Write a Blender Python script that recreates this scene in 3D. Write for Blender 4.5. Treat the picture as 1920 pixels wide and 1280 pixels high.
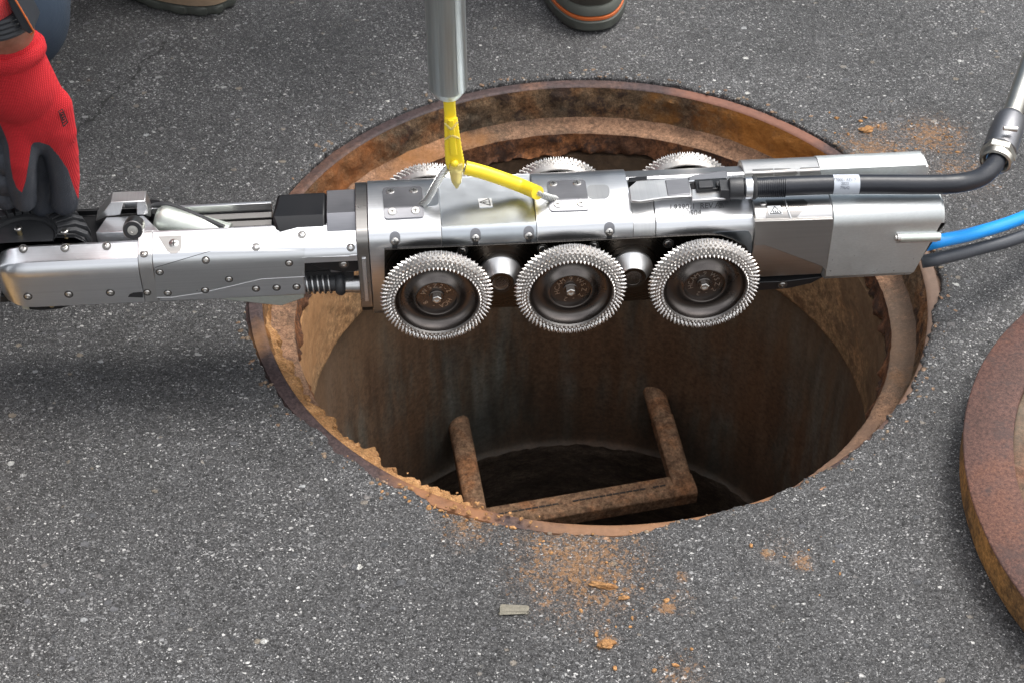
import bpy, bmesh, math, random
from mathutils import Vector, Matrix, noise
from mathutils.geometry import intersect_point_tri_2d
random.seed(7)
PI = math.pi
scene = bpy.context.scene
for o in list(bpy.data.objects):
    bpy.data.objects.remove(o, do_unlink=True)

# ------------------------------------------------------------------ camera
CP, CH, CY, CX, CF = 0.74601973, 1.16351041, -1.36251067, -0.08537472, 3200.0
cd = bpy.data.cameras.new("camera")
cam = bpy.data.objects.new("camera", cd)
scene.collection.objects.link(cam)
cam.location = (CX, CY, CH)
cam.rotation_euler = (PI / 2 - CP, 0, 0)
cd.sensor_width = 36.0
cd.lens = CF / 1920 * 36
cd.clip_start = 0.01
cd.clip_end = 500
cd.dof.use_dof = True
cd.dof.focus_distance = 1.58
cd.dof.aperture_fstop = 20
scene.camera = cam

# ------------------------------------------------------------------ light
SUN_EL, SUN_AZ = math.radians(60), math.radians(48)
w = bpy.data.worlds.new("World")
scene.world = w
w.use_nodes = True
nt = w.node_tree
bg = nt.nodes["Background"]
sky = nt.nodes.new("ShaderNodeTexSky")
sky.sky_type = 'NISHITA'
sky.sun_disc = False
sky.sun_elevation = SUN_EL
sky.sun_rotation = SUN_AZ
sky.air_density = 1.0
sky.dust_density = 4.0
sky.ozone_density = 1.0
# a veil of cloud: the sky's own light made almost neutral, with soft lighter and darker banks
hsv = nt.nodes.new("ShaderNodeHueSaturation")
hsv.inputs['Saturation'].default_value = 0.22
tcw = nt.nodes.new("ShaderNodeTexCoord")
mpw = nt.nodes.new("ShaderNodeMapping")
mpw.inputs['Scale'].default_value = (1, 1, 1.8)
nzw = nt.nodes.new("ShaderNodeTexNoise")
nzw.inputs['Scale'].default_value = 2.2
nzw.inputs['Detail'].default_value = 5
rmw = nt.nodes.new("ShaderNodeMapRange")
rmw.inputs[1].default_value = 0.35
rmw.inputs[2].default_value = 0.68
rmw.inputs[3].default_value = 0.7
rmw.inputs[4].default_value = 1.75
mxw = nt.nodes.new("ShaderNodeVectorMath")
mxw.operation = 'MULTIPLY'
nt.links.new(sky.outputs[0], hsv.inputs['Color'])
nt.links.new(tcw.outputs['Generated'], mpw.inputs[0])
nt.links.new(mpw.outputs[0], nzw.inputs['Vector'])
nt.links.new(nzw.outputs[0], rmw.inputs[0])
nt.links.new(hsv.outputs[0], mxw.inputs[0])
nt.links.new(rmw.outputs[0], mxw.inputs[1])
# added sky tint shaped for the metal's reflections: bright behind the camera, dark beyond
sepw = nt.nodes.new("ShaderNodeSeparateXYZ")
nt.links.new(tcw.outputs['Generated'], sepw.inputs[0])
gry = nt.nodes.new("ShaderNodeMapRange")
gry.inputs[1].default_value = 0.18
gry.inputs[2].default_value = 0.68
gry.inputs[3].default_value = 0.0
gry.inputs[4].default_value = 1.0
tnt = nt.nodes.new("ShaderNodeMix")
tnt.data_type = 'RGBA'
tnt.inputs[6].default_value = (2.9, 2.85, 2.76, 1)
tnt.inputs[7].default_value = (0.34, 0.42, 0.50, 1)
nt.links.new(gry.outputs[0], tnt.inputs[0])
nt.links.new(sepw.outputs[1], gry.inputs[0])
mx2 = nt.nodes.new("ShaderNodeVectorMath")
mx2.operation = 'MULTIPLY'
nt.links.new(mxw.outputs[0], mx2.inputs[0])
nt.links.new(tnt.outputs[2], mx2.inputs[1])
# an overcast sky is brighter overhead than at the horizon
zen = nt.nodes.new("ShaderNodeMapRange")
zen.inputs[1].default_value = 0.0
zen.inputs[2].default_value = 1.0
zen.inputs[3].default_value = 0.55
zen.inputs[4].default_value = 1.35
nt.links.new(sepw.outputs[2], zen.inputs[0])
mx3 = nt.nodes.new("ShaderNodeVectorMath")
mx3.operation = 'MULTIPLY'
nt.links.new(mx2.outputs[0], mx3.inputs[0])
nt.links.new(zen.outputs[0], mx3.inputs[1])
nt.links.new(mx3.outputs[0], bg.inputs['Color'])
bg.inputs['Strength'].default_value = 0.13
sl = bpy.data.lights.new("sun", 'SUN')
sl.energy = 0.85
sl.angle = math.radians(25)
sl.color = (1.0, 0.95, 0.88)
so = bpy.data.objects.new("sun", sl)
scene.collection.objects.link(so)
sdir = Vector((math.sin(SUN_AZ) * math.cos(SUN_EL), math.cos(SUN_AZ) * math.cos(SUN_EL), math.sin(SUN_EL)))
so.rotation_euler = (-sdir).to_track_quat('-Z', 'Y').to_euler()
so.location = sdir * 5
scene.view_settings.view_transform = 'Standard'
scene.view_settings.look = 'None'
scene.view_settings.exposure = 0.02
scene.view_settings.gamma = 1.0
scene.cycles.max_bounces = 8
scene.cycles.use_denoising = True

# ------------------------------------------------------------------ measuring: where a sight line meets a plane of the place
EYE = Vector((CX, CY, CH))
FW = Vector((0, math.cos(CP), -math.sin(CP)))
UP = Vector((0, math.sin(CP), math.cos(CP)))
RT = Vector((1, 0, 0))
def ray(px, py):
    return FW + RT * ((px - 960) / CF) + UP * ((640 - py) / CF)
PSI = math.radians(4.3)
EX = Vector((math.cos(PSI), math.sin(PSI), 0))
EY = Vector((-math.sin(PSI), math.cos(PSI), 0))
EZ = Vector((0, 0, 1))
RO = Vector((-0.03718168, -0.0958882, 0.125))       # the robot's own origin: axle of the middle wheels
RM = Matrix.Translation(RO) @ Matrix.Rotation(PSI, 4, 'Z')
def G(px, py, z=0.0):
    d = ray(px, py)
    return EYE + d * ((z - CH) / d.z)
def loc(v):
    v = v - RO
    return Vector((v.dot(EX), v.dot(EY), v.dot(EZ)))
def lray(px, py):
    d = ray(px, py)
    return loc(EYE), Vector((d.dot(EX), d.dot(EY), d.dot(EZ)))
def F(px, py, y):
    o, d = lray(px, py)
    return o + d * ((y - o.y) / d.y)
def T(px, py, z):
    o, d = lray(px, py)
    return o + d * ((z - o.z) / d.z)
def hit(px, py, sec, lift=0.0):
    o, d = lray(px, py)
    best = None
    for (y0, z0), (y1, z1) in zip(sec[:-1], sec[1:]):
        ey, ez = y1 - y0, z1 - z0
        det = d.y * (-ez) + d.z * ey
        if abs(det) < 1e-12:
            continue
        ry, rz = y0 - o.y, z0 - o.z
        t = (ry * (-ez) + rz * ey) / det
        s = (d.y * rz - d.z * ry) / det
        if t > 0 and -1e-6 <= s <= 1 + 1e-6 and (best is None or t < best[0]):
            n = Vector((0, ez, -ey)).normalized()
            if n.dot(d) > 0:
                n = -n
            best = (t, n)
    if best is None:
        # beyond the silhouette: nearest plane of the last segment
        y0, z0 = sec[-1]
        p = o + d * ((y0 - o.y) / d.y)
        return p, Vector((0, -1, 0))
    return o + d * best[0] + best[1] * lift, best[1]

# ------------------------------------------------------------------ linking and naming
def finish(o, label=None, cat=None, group=None, kind=None):
    for k, v in (('label', label), ('category', cat), ('group', group), ('kind', kind)):
        if v:
            o[k] = v
    return o
def link(name, me, m=None, parent=None, angle=35, bevel=0, **kw):
    o = bpy.data.objects.new(name, me)
    scene.collection.objects.link(o)
    if m is not None:
        for mm in (m if isinstance(m, (list, tuple)) else [m]):
            me.materials.append(mm)
    if angle:
        for p in me.polygons:
            p.use_smooth = True
        me.set_sharp_from_angle(angle=math.radians(angle))
    if bevel:
        b = o.modifiers.new("bevel", 'BEVEL')
        b.width = bevel
        b.segments = 2
        b.limit_method = 'ANGLE'
        b.angle_limit = math.radians(40)
    if parent is not None:
        o.parent = parent
    return finish(o, **kw)
def empty(name, at=(0, 0, 0), rot=(0, 0, 0), **kw):
    o = bpy.data.objects.new(name, None)
    scene.collection.objects.link(o)
    o.location = at
    o.rotation_euler = rot
    o.empty_display_size = 0.02
    return finish(o, **kw)
def tomesh(name, bm):
    bmesh.ops.recalc_face_normals(bm, faces=bm.faces[:])
    me = bpy.data.meshes.new(name)
    bm.to_mesh(me)
    bm.free()
    return me

# ------------------------------------------------------------------ shapes
def frame_of(d):
    d = d.normalized()
    a = Vector((0, 0, 1)) if abs(d.z) < 0.9 else Vector((1, 0, 0))
    u = d.cross(a).normalized()
    return u, d.cross(u).normalized()
def add_lathe(bm, prof, at, axis, seg=32, closed=False, cap=True):
    """prof: (along axis, radius); capped where the radius is not 0 unless closed"""
    at, axis = Vector(at), Vector(axis).normalized()
    u, v = frame_of(axis)
    rings = []
    for a, r in prof:
        if r < 1e-7:
            rings.append([bm.verts.new(at + axis * a)])
        else:
            rings.append([bm.verts.new(at + axis * a + (u * math.cos(2 * PI * k / seg) + v * math.sin(2 * PI * k / seg)) * r) for k in range(seg)])
    pairs = list(zip(rings[:-1], rings[1:]))
    if closed:
        pairs.append((rings[-1], rings[0]))
    for A, B in pairs:
        for k in range(seg):
            a0, a1 = A[k % len(A)], A[(k + 1) % len(A)]
            b0, b1 = B[k % len(B)], B[(k + 1) % len(B)]
            f = [a0]
            for q in (a1, b1, b0):
                if q not in f:
                    f.append(q)
            if len(f) > 2:
                bm.faces.new(f)
    if not closed and cap:
        for R in (rings[0], rings[-1]):
            if len(R) > 2:
                bm.faces.new(R)
def add_cyl(bm, p0, p1, r0, r1=None, seg=24, bev=0.0):
    p0, p1 = Vector(p0), Vector(p1)
    r1 = r0 if r1 is None else r1
    L = (p1 - p0).length
    pr = [(0, r0), (L, r1)]
    if bev:
        pr = [(0, r0 - bev), (bev, r0), (L - bev, r1), (L, r1 - bev)]
    add_lathe(bm, pr, p0, p1 - p0, seg)
def add_box(bm, lo, hi):
    c = [(lo[i] + hi[i]) / 2 for i in range(3)]
    bmesh.ops.create_cube(bm, size=1, matrix=Matrix.Translation(c) @ Matrix.Diagonal([hi[i] - lo[i] for i in range(3)] + [1]))
def add_prism(bm, sec, x0, x1, endfn=None, nx=1):
    rows = []
    for i in range(nx + 1):
        x = x0 + (x1 - x0) * i / nx
        rows.append([bm.verts.new((x + (endfn(y, z) if endfn and i == nx else 0), y, z)) for y, z in sec])
    n = len(sec)
    for A, B in zip(rows[:-1], rows[1:]):
        for k in range(n):
            bm.faces.new((A[k], A[(k + 1) % n], B[(k + 1) % n], B[k]))
    bm.faces.new(rows[0])
    bm.faces.new(rows[-1])
def add_poly(bm, pts, d):
    """closed outline pts extruded by the vector d"""
    A = [bm.verts.new(p) for p in pts]
    B = [bm.verts.new(Vector(p) + d) for p in pts]
    bm.faces.new(A)
    bm.faces.new(B)
    n = len(A)
    for k in range(n):
        bm.faces.new((A[k], A[(k + 1) % n], B[(k + 1) % n], B[k]))
def smooth_path(pts, n=8):
    P = [Vector(p) for p in pts]
    P = [P[0] * 2 - P[1]] + P + [P[-1] * 2 - P[-2]]
    out = []
    for i in range(1, len(P) - 2):
        for k in range(n):
            t = k / n
            out.append(0.5 * ((2 * P[i]) + (P[i + 1] - P[i - 1]) * t + (2 * P[i - 1] - 5 * P[i] + 4 * P[i + 1] - P[i + 2]) * t * t + (3 * P[i] - P[i - 1] - 3 * P[i + 1] + P[i + 2]) * t ** 3))
    out.append(P[-2])
    return out
def add_tube(bm, pts, r, seg=16, cap=True):
    rs = r if isinstance(r, (list, tuple)) else [r] * len(pts)
    pts = [Vector(p) for p in pts]
    rings = []
    u = None
    for i, p in enumerate(pts):
        d = (pts[min(i + 1, len(pts) - 1)] - pts[max(i - 1, 0)]).normalized()
        if u is None:
            u, v = frame_of(d)
        else:
            u = (u - d * u.dot(d)).normalized()
            v = d.cross(u)
        rings.append([bm.verts.new(p + (u * math.cos(2 * PI * k / seg) + v * math.sin(2 * PI * k / seg)) * rs[i]) for k in range(seg)])
    for A, B in zip(rings[:-1], rings[1:]):
        for k in range(seg):
            bm.faces.new((A[k], A[(k + 1) % seg], B[(k + 1) % seg], B[k]))
    if cap:
        bm.faces.new(rings[0])
        bm.faces.new(rings[-1])
def surfpatch(pxs, sec, lift=0.0004, step=2.0, thick=0.0006):
    """a thin skin laid over a profile, its outline given by sight lines"""
    bm = bmesh.new()
    vs = [bm.verts.new((x, y, 0)) for x, y in pxs]
    bm.faces.new(vs)
    ys = [p[1] for p in pxs]
    y = min(ys) + step
    while y < max(ys):
        bmesh.ops.bisect_plane(bm, geom=bm.verts[:] + bm.edges[:] + bm.faces[:], plane_co=(0, y, 0), plane_no=(0, 1, 0))
        y += step
    bmesh.ops.triangulate(bm, faces=bm.faces[:])
    bd = [e for e in bm.edges if e.is_boundary]
    lower = {}
    for v in bm.verts[:]:
        p, n = hit(v.co.x, v.co.y, sec, lift)
        lower[v] = p - n * (thick + lift)
        v.co = p
    for e in bd:
        a, b = e.verts
        bm.faces.new((a, b, bm.verts.new(lower[b]), bm.verts.new(lower[a])))
    bmesh.ops.remove_doubles(bm, verts=bm.verts[:], dist=1e-6)
    return bm
def textmesh(s, size=1.0):
    cu = bpy.data.curves.new("t", 'FONT')
    cu.body = s
    cu.size = size
    cu.align_x = 'LEFT'
    cu.resolution_u = 3
    ob = bpy.data.objects.new("t", cu)
    scene.collection.objects.link(ob)
    bpy.context.view_layer.update()
    me = bpy.data.meshes.new_from_object(ob.evaluated_get(bpy.context.evaluated_depsgraph_get()))
    bpy.data.objects.remove(ob)
    return me
def surftext(s, px, py, size, sec, lift, slope=-0.05, space=1.0):
    me = textmesh(s)
    for v in me.vertices:
        x, y = v.co.x * size * space, v.co.y * size
        p, n = hit(px + x, py - y + slope * x, sec, lift)
        v.co = p
    return me

# ------------------------------------------------------------------ materials
def new_mat(name):
    m = bpy.data.materials.new(name)
    m.use_nodes = True
    return m, m.node_tree, m.node_tree.nodes["Principled BSDF"]
def nd(nt, t, ins=None, **kw):
    n = nt.nodes.new(t)
    for k, v in kw.items():
        setattr(n, k, v)
    for k, v in (ins or {}).items():
        if isinstance(v, bpy.types.NodeSocket):
            nt.links.new(v, n.inputs[k])
        else:
            n.inputs[k].default_value = v
    return n
def coords(nt, scale=(1, 1, 1), rot=(0, 0, 0), at=(0, 0, 0)):
    tc = nd(nt, "ShaderNodeTexCoord")
    return nd(nt, "ShaderNodeMapping", {0: tc.outputs['Object'], 'Scale': scale, 'Rotation': rot, 'Location': at}).outputs[0]
def ramp(nt, fac, stops, interp='LINEAR'):
    r = nd(nt, "ShaderNodeValToRGB", {0: fac})
    r.color_ramp.interpolation = interp
    el = r.color_ramp.elements
    while len(el) < len(stops):
        el.new(0.5)
    for e, (p, c) in zip(el, stops):
        e.position = p
        e.color = (c[0], c[1], c[2], 1) if isinstance(c, (tuple, list)) else (c, c, c, 1)
    return r.outputs[0]
def mix(nt, fac, a, b, mode='MIX'):
    n = nd(nt, "ShaderNodeMix", data_type='RGBA', blend_type=mode)
    for k, v in ((0, fac), (6, a), (7, b)):
        if isinstance(v, bpy.types.NodeSocket):
            nt.links.new(v, n.inputs[k])
        elif k == 0:
            n.inputs[k].default_value = v
        else:
            n.inputs[k].default_value = (v[0], v[1], v[2], 1)
    return n.outputs[2]
def math_(nt, op, a, b=0.0, c=None):
    ins = {0: a, 1: b}
    if c is not None:
        ins[2] = c
    return nd(nt, "ShaderNodeMath", ins, operation=op).outputs[0]
def bump(nt, b, h, dist, strength=1.0):
    n = nd(nt, "ShaderNodeBump", {'Height': h, 'Distance': dist, 'Strength': strength})
    nt.links.new(n.outputs[0], b.inputs['Normal'])
    return n
def metal(name, col, rough, brush=(4, 900, 900), var=0.12, bdist=0.00002, smudge=0.3, aniso=0.0, metallic=1.0, specks=False):
    m, nt, b = new_mat(name)
    b.inputs['Metallic'].default_value = metallic
    v1 = coords(nt, brush)
    n1 = nd(nt, "ShaderNodeTexNoise", {'Vector': v1, 'Scale': 1.0, 'Detail': 3}).outputs[0]
    n2 = nd(nt, "ShaderNodeTexNoise", {'Vector': coords(nt), 'Scale': 38.0, 'Detail': 6, 'Roughness': 0.65}).outputs[0]
    n3 = nd(nt, "ShaderNodeTexNoise", {'Vector': coords(nt), 'Scale': 9.0, 'Detail': 4}).outputs[0]
    c0 = [x * (1 - var) for x in col]
    c1 = [min(1, x * (1 + var)) for x in col]
    nt.links.new(mix(nt, n1, c0, c1), b.inputs['Base Color'])
    r = math_(nt, 'MULTIPLY_ADD', ramp(nt, n2, [(0.25, 0.0), (0.8, 1.0)]), rough * smudge, rough * (1 - smudge * 0.4))
    r = math_(nt, 'MULTIPLY_ADD', n3, rough * 0.35, r)
    sc1 = nd(nt, "ShaderNodeTexNoise", {'Vector': coords(nt, (45, 1500, 1500), (0.3, 0.25, 0.4)), 'Scale': 1.0, 'Detail': 2}).outputs[0]
    sc2 = nd(nt, "ShaderNodeTexNoise", {'Vector': coords(nt, (1500, 60, 900), (0.5, -0.6, -0.35)), 'Scale': 1.0, 'Detail': 2}).outputs[0]
    scr = math_(nt, 'MAXIMUM', nd(nt, "ShaderNodeMapRange", {0: sc1, 1: 0.69, 2: 0.74}).outputs[0], nd(nt, "ShaderNodeMapRange", {0: sc2, 1: 0.70, 2: 0.75}).outputs[0])
    r = math_(nt, 'MULTIPLY_ADD', scr, 0.16, r)
    nt.links.new(r, b.inputs['Roughness'])
    b.inputs['Anisotropic'].default_value = aniso
    bump(nt, b, math_(nt, 'MULTIPLY_ADD', scr, -0.6, math_(nt, 'MULTIPLY_ADD', n3, 1.6, n1)), bdist)
    if specks:
        sk = nd(nt, "ShaderNodeTexNoise", {'Vector': coords(nt), 'Scale': 230.0, 'Detail': 3, 'Roughness': 0.6}).outputs[0]
        sz = nd(nt, "ShaderNodeSeparateXYZ", {0: coords(nt)}).outputs[2]
        sm = nd(nt, "ShaderNodeMapRange", {0: math_(nt, 'MULTIPLY_ADD', sz, -1.6, sk), 1: 0.70, 2: 0.74, 3: 0.0, 4: 0.8}).outputs[0]
        base = b.inputs['Base Color'].links[0].from_socket
        nt.links.new(mix(nt, sm, base, (0.06, 0.05, 0.045)), b.inputs['Base Color'])
        nt.links.new(math_(nt, 'SUBTRACT', 1.0, sm), b.inputs['Metallic'])
    return m
def plain(name, col, rough=0.5, metallic=0.0, nscale=200, bdist=0.0002, var=0.2, **kw):
    m, nt, b = new_mat(name)
    n1 = nd(nt, "ShaderNodeTexNoise", {'Vector': coords(nt), 'Scale': nscale, 'Detail': 5, 'Roughness': 0.6}).outputs[0]
    n2 = nd(nt, "ShaderNodeTexNoise", {'Vector': coords(nt), 'Scale': nscale * 0.12, 'Detail': 4}).outputs[0]
    f = math_(nt, 'MULTIPLY_ADD', n1, 0.5, math_(nt, 'MULTIPLY', n2, 0.5))
    nt.links.new(mix(nt, f, [x * (1 - var) for x in col], [x * (1 + var) for x in col]), b.inputs['Base Color'])
    nt.links.new(math_(nt, 'MULTIPLY_ADD', n2, 0.2, rough - 0.1), b.inputs['Roughness'])
    b.inputs['Metallic'].default_value = metallic
    for k, v in kw.items():
        b.inputs[k.replace('_', ' ')].default_value = v
    bump(nt, b, n1, bdist)
    return m

def asphalt_mat():
    m, nt, b = new_mat("asphalt")
    co = coords(nt)
    wob = nd(nt, "ShaderNodeTexNoise", {'Vector': co, 'Scale': 420.0, 'Detail': 3})
    cow = nd(nt, "ShaderNodeVectorMath", {0: co, 1: nd(nt, "ShaderNodeVectorMath", {0: wob.outputs['Color'], 'Scale': 0.0040}, operation='SCALE').outputs[0]}, operation='ADD').outputs[0]
    # binder
    big = nd(nt, "ShaderNodeTexNoise", {'Vector': co, 'Scale': 3.2, 'Detail': 5, 'Roughness': 0.6}).outputs[0]
    med = nd(nt, "ShaderNodeTexNoise", {'Vector': co, 'Scale': 22.0, 'Detail': 5, 'Roughness': 0.65}).outputs[0]
    fine = nd(nt, "ShaderNodeTexNoise", {'Vector': co, 'Scale': 620.0, 'Detail': 3, 'Roughness': 0.7}).outputs[0]
    base = ramp(nt, fine, [(0.36, (0.022, 0.022, 0.023)), (0.5, (0.062, 0.062, 0.064)), (0.64, (0.15, 0.15, 0.155))])
    # three sizes of grit
    hs = []
    for sc, lo, cols, seed in ((760, 0.05, [(0.0, (0.012, 0.012, 0.012)), (0.4, (0.04, 0.04, 0.04)), (0.7, (0.14, 0.138, 0.138)), (0.9, (0.34, 0.338, 0.338)), (1.0, (0.60, 0.60, 0.59))], 11),
                               (400, 0.10, [(0.0, (0.016, 0.016, 0.017)), (0.3, (0.045, 0.044, 0.045)), (0.55, (0.12, 0.118, 0.118)), (0.8, (0.30, 0.298, 0.298)), (1.0, (0.66, 0.65, 0.64))], 0),
                               (245, 0.62, [(0.0, (0.030, 0.030, 0.031)), (0.35, (0.08, 0.079, 0.079)), (0.68, (0.17, 0.168, 0.168)), (0.92, (0.32, 0.32, 0.325)), (1.0, (0.70, 0.69, 0.67))], 3),
                               (120, 0.95, [(0.0, (0.08, 0.083, 0.088)), (0.45, (0.17, 0.17, 0.18)), (0.7, (0.26, 0.22, 0.17)), (0.9, (0.36, 0.37, 0.38)), (1.0, (0.66, 0.65, 0.61))], 7)):
        cc = nd(nt, "ShaderNodeMapping", {0: cow, 'Rotation': (0.3 * seed, 0.2 * seed, seed), 'Scale': (1, 1.25, 1)}).outputs[0]
        vo = nd(nt, "ShaderNodeTexVoronoi", {'Vector': cc, 'Scale': sc, 'Randomness': 1.0})
        sep = nd(nt, "ShaderNodeSeparateColor", {0: vo.outputs['Color']})
        pick = math_(nt, 'GREATER_THAN', sep.outputs[0], lo)
        size = math_(nt, 'MULTIPLY_ADD', sep.outputs[1], 0.34, 0.24)
        inside = nd(nt, "ShaderNodeMapRange", {0: math_(nt, 'SUBTRACT', size, vo.outputs['Distance']), 1: 0.0, 2: 0.09, 3: 0.0, 4: 1.0}).outputs[0]
        f = math_(nt, 'MULTIPLY', pick, inside)
        base = mix(nt, f, base, ramp(nt, sep.outputs[2], cols))
        hs.append((f, sc))
    # worn, lighter and darker stretches of the surface
    base = mix(nt, 1.0, base, ramp(nt, big, [(0.3, 0.62), (0.7, 1.06)]), 'MULTIPLY')
    base = mix(nt, 1.0, base, ramp(nt, med, [(0.3, 0.84), (0.7, 1.14)]), 'MULTIPLY')
    # ochre clay that was carried out of the shaft
    stain = None
    for (px, py, r, s) in ((1090, 1065, 0.10, 1.0), (1140, 1115, 0.055, 0.8), (880, 985, 0.05, 0.9), (1000, 1020, 0.06, 0.7), (1640, 290, 0.075, 1.0), (1745, 262, 0.075, 0.9), (1800, 330, 0.08, 0.75), (1465, 1035, 0.05, 0.55), (1265, 1130, 0.04, 0.6), (1275, 1275, 0.05, 0.7), (1680, 810, 0.05, 0.35), (1730, 620, 0.05, 0.5), (1120, 1180, 0.045, 0.6), (1250, 1145, 0.012, 1.5), (1278, 1088, 0.011, 1.5), (1500, 1058, 0.016, 1.4), (1440, 1045, 0.012, 1.3), (1138, 1206, 0.013, 1.5), (1648, 243, 0.02, 1.2), (560, 930, 0.03, 0.4), (165, 160, 0.02, 0.5)):
        c = G(px, py)
        dist = nd(nt, "ShaderNodeVectorMath", {0: co, 1: (c.x, c.y, 0)}, operation='DISTANCE').outputs['Value']
        f = nd(nt, "ShaderNodeMapRange", {0: dist, 1: 0.0, 2: r * 1.15, 3: s * 0.85, 4: 0.0}).outputs[0]
        stain = f if stain is None else math_(nt, 'MAXIMUM', stain, f)
    sn = nd(nt, "ShaderNodeTexNoise", {'Vector': co, 'Scale': 95.0, 'Detail': 8, 'Roughness': 0.85}).outputs[0]
    sf = nd(nt, "ShaderNodeMapRange", {0: math_(nt, 'ADD', math_(nt, 'MULTIPLY', stain, 0.62), sn), 1: 0.78, 2: 1.02, 3: 0.0, 4: 0.8}).outputs[0]
    sf2 = nd(nt, "ShaderNodeMapRange", {0: math_(nt, 'ADD', math_(nt, 'MULTIPLY', stain, 0.5), fine), 1: 0.7, 2: 0.95, 3: 0.0, 4: 0.45}).outputs[0]
    vg = nd(nt, "ShaderNodeTexVoronoi", {'Vector': cow, 'Scale': 340.0})
    rg = nd(nt, "ShaderNodeSeparateColor", {0: vg.outputs['Color']}).outputs[0]
    g1 = math_(nt, 'SUBTRACT', math_(nt, 'MULTIPLY_ADD', stain, 0.62, math_(nt, 'MULTIPLY', sn, 0.85)), math_(nt, 'MULTIPLY', rg, 0.40))
    sf = nd(nt, "ShaderNodeMapRange", {0: g1, 1: 0.61, 2: 0.73, 3: 0.0, 4: 0.66}).outputs[0]
    sf = math_(nt, 'MULTIPLY', math_(nt, 'MAXIMUM', sf, math_(nt, 'MULTIPLY', sf2, 0.6)), math_(nt, 'GREATER_THAN', stain, 0.02))
    base = mix(nt, sf, base, mix(nt, fine, (0.17, 0.080, 0.030), (0.42, 0.22, 0.085)))
    # a hairline crack
    a, c2 = G(140, 252), G(325, 88)
    ang = math.atan2(c2.y - a.y, c2.x - a.x)
    tc = nd(nt, "ShaderNodeVectorMath", {0: co, 1: (a.x, a.y, 0)}, operation='SUBTRACT').outputs[0]
    rot = nd(nt, "ShaderNodeVectorRotate", {'Vector': tc, 'Angle': -ang}, rotation_type='Z_AXIS').outputs[0]
    sp = nd(nt, "ShaderNodeSeparateXYZ", {0: rot})
    cn = nd(nt, "ShaderNodeTexNoise", {'Vector': co, 'Scale': 24.0, 'Detail': 6, 'Roughness': 0.6}).outputs[0]
    off = math_(nt, 'ABSOLUTE', math_(nt, 'ADD', sp.outputs[1], math_(nt, 'MULTIPLY_ADD', cn, 0.06, -0.03)))
    ck = math_(nt, 'MULTIPLY', math_(nt, 'LESS_THAN', off, 0.0015), math_(nt, 'MULTIPLY', math_(nt, 'GREATER_THAN', sp.outputs[0], -0.02), math_(nt, 'LESS_THAN', sp.outputs[0], (c2 - a).length)))
    base = mix(nt, math_(nt, 'MULTIPLY', ck, 0.9), base, (0.02, 0.02, 0.02))
    nt.links.new(base, b.inputs['Base Color'])
    b.inputs['Roughness'].default_value = 0.62
    b.inputs['Specular IOR Level'].default_value = 0.45
    h = math_(nt, 'MULTIPLY', fine, 0.9)
    for (f, sc), k in zip(hs, (0.5, 0.8, 1.0, 1.3)):
        h = math_(nt, 'MULTIPLY_ADD', f, k, h)
    h = math_(nt, 'MULTIPLY_ADD', med, 1.5, h)
    h = math_(nt, 'MULTIPLY_ADD', ck, -3.0, h)
    bump(nt, b, h, 0.0012, 1.0)
    return m

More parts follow.
